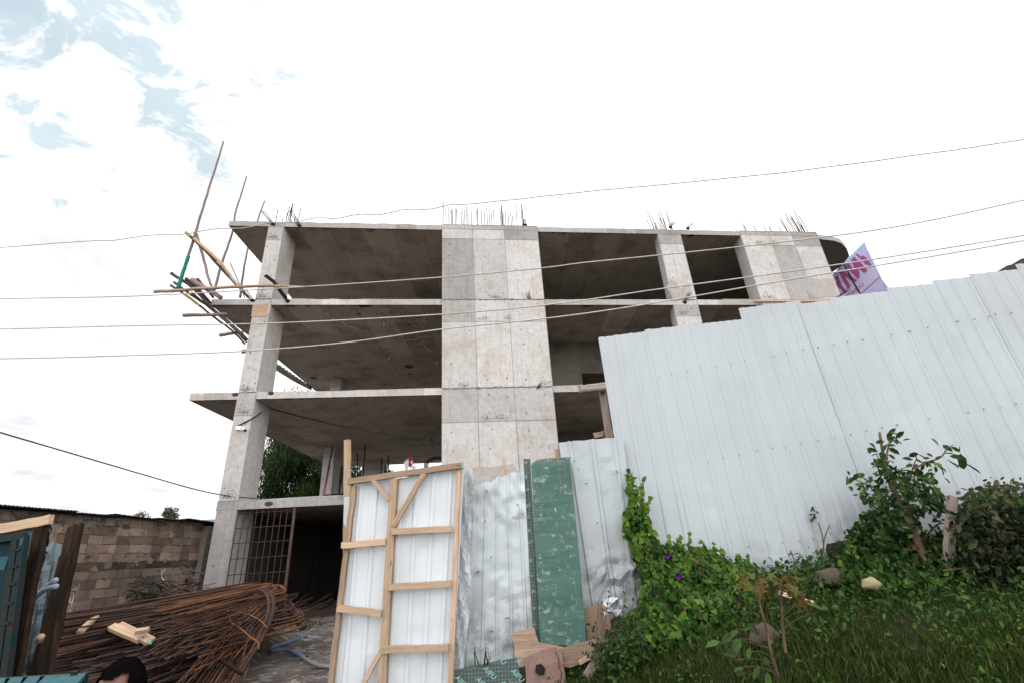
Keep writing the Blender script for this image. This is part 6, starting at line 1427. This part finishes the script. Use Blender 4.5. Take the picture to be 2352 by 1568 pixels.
sapling('shorter straight sapling standing right beside the taller reddish one', [(1805, 1500), (1800, 1460), (1797, 1415), (1795, 1375), (1792, 1335)],
        [(1782, 1325, .10, 'castor', 'lobed'), (1806, 1322, .10, 'castor', 'lobed'), (1775, 1345, .10, 'shrub', 'oval'), (1812, 1345, .09, 'castor', 'lobed'), (1830, 1372, .13, 'castor', 'lobed'), (1850, 1385, .12, 'shrub', 'oval'), (1770, 1362, .10, 'shrub', 'oval'), (1800, 1360, .09, 'shrub', 'oval'), (1868, 1398, .1, 'shrub', 'oval'), (1880, 1405, .08, 'shrub', 'oval')], 3.1)
# stones in the grass
def rock(px, py, Y, r, mat, label, sq=(1, .8, .7)):
    c = at(px, py, Y); c.z -= r * .35; mb = MB(); mb.ball((0, 0, 0), 1, 20, 14, .035)
    mb.v = [(c.x + p[0] * r * sq[0] * (1 + .15 * math.sin(p[2] * 4 + p[0] * 3)), c.y + p[1] * r * sq[1], c.z + p[2] * r * sq[2] * (1 + .12 * math.sin(p[0] * 5))) for p in mb.v]; tag(build(mb, 'rock', [mat], None, True), label, 'rock')
rock(1752, 1445, 3.75, .085, 'stone', 'brown rounded rock behind the reddish saplings', (1.15, .8, .8))
rock(1998, 1332, 3.75, .058, 'yellowstone', 'pale yellow stone in the grass below the shrub', (1.1, .8, .7))
rock(1906, 1313, 4.2, .11, 'stone', 'brown earthy lump in front of the dark sheet scrap', (1.2, .8, .6))
simple_beam('cut_stick', at(1790, 1360, 3.9), at(1868, 1385, 3.75), .03, .02, 'weathered', 'pale cut stick lying in the weeds behind the saplings', 'stick')

# ------------------------------------------------------------------ trees behind
def tree(name, label, c, rad, n, leaf, mat, trunk_z, hang=True, group=None, gaps=.25, tr=.22, ls=(.25, .5)):
    t = thing(name, label, 'tree', Vector((c[0], c[1], trunk_z))); c = np.array(c); rad = np.array(rad)
    cl = []; limbs = MB(); base = Vector((c[0], c[1], trunk_z)); mid = Vector((c[0] + .3, c[1], c[2] - rad[2] * .5)); 
    limbs.tube(bez([base, base.lerp(mid, .5) + Vector((.15, 0, 0)), mid], 4), [lerp(tr, tr * .6, i / 8) for i in range(9)], 8); build(limbs, 'trunk', ['bark'], t, True)
    k = 46 if rad[2] < 6 else 88; cc = []
    lb = MB()
    for _ in range(k):
        d = rdir(1)[0]; r = random.uniform(.35, .95); p = c + d * rad * r; cc.append((p, random.uniform(.18, .34) * min(rad.mean(), 4.6)))
        lb.tube(bez([mid, mid.lerp(Vector(p), .5) + Vector((0, 0, .3)), Vector(p)], 3), [lerp(tr * .16, .01, i / 6) for i in range(7)], 5)
    build(lb, 'limbs', ['bark'], t, True)
    pos = []; tn = []
    for p, r in cc:
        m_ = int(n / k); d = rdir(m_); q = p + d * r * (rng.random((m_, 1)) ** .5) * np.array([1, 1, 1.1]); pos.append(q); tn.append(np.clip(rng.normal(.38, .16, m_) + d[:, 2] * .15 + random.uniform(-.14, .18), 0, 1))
    pos = np.concatenate(pos); tn = np.concatenate(tn); m_ = len(pos)
    al = rdir(m_) * .5 + (np.array([0, 0, -1.]) if hang else 0); nn = rdir(m_)
    leaves('crown', pos, al, nn, rng.uniform(*ls, m_), tn, leaf, mat, t)
q = at(712, 1050, 37); tree('willow_tree', 'large dark tree with hanging foliage seen through the open floors', (q.x, q.y, q.z), (4.9, 4.0, 7.2), 60000, 'lance', 'willow', .5, ls=(.22, .45))
q = at(876, 1105, 42); tree('leafy_tree', 'small leafy tree in the bright gap behind the far square column', (q.x, q.y, q.z), (1.3, 1.2, 2.2), 1800, 'lance', 'willow', .5, tr=.12)
q = at(390, 1182, 48); tree('garden_tree', 'small round tree above the tin roof on the left', (q.x, q.y, q.z), (.8, .8, 1.1), 1500, 'oval', 'fartree', .5, False, tr=.08, ls=(.12, .25))
q = at(324, 1183, 52); tree('garden_tree', 'sparse faint treetop left of the small round tree', (q.x, q.y, q.z), (.8, .8, .5), 260, 'oval', 'fartree', .5, False, tr=.05, ls=(.1, .2))
q = at(945, 1080, 46); tree('leafy_tree', 'tiny treetop just above the gate\'s top rail in the bright gap', (q.x, q.y, q.z - .5), (.5, .5, 1.2), 260, 'lance', 'willow', .5, tr=.06)
# weeds by the heap
t = thing('weed_tuft', 'green weed tuft growing beside the heap of bars on the gravel', 'weed', az(705, 1450, .15)); n = 260; b0 = az(703, 1452, .15)
leaves('blades', [b0 + Vector((random.gauss(0, .22), random.gauss(0, .15), 0)) for _ in range(n)], rdir(n) * .5 + np.array([0, 0, 1]), rdir(n), rng.uniform(.12, .32, n), rng.uniform(.2, .7, n), 'blade', 'grass', t, 1.5)
t = thing('weed_tuft', 'small weed growing at the foot of the block wall', 'weed', wp(330, 1372)); b0 = wp(333, 1377, WX + .15); n = 120
leaves('foliage', [b0 + Vector((random.gauss(0, .1), random.gauss(0, .25), random.gauss(0, .08))) for _ in range(n)], rdir(n), rdir(n), rng.uniform(.06, .12, n), rng.uniform(.1, .5, n), 'oval', 'shrub', t)
t = thing('grass_tuft', 'few thin grass blades before the foot of the torn sheet', 'grass', at(1105, 1525, 4.5)); n = 10; b0 = at(1105, 1528, 4.5)
leaves('blades', [b0 + Vector((R_(-.06, .06), 0, 0)) for _ in range(n)], rdir(n) * .5 + np.array([0, 0, 1]), rdir(n), rng.uniform(.08, .16, n), rng.uniform(.3, .7, n), 'blade', 'grass', t)
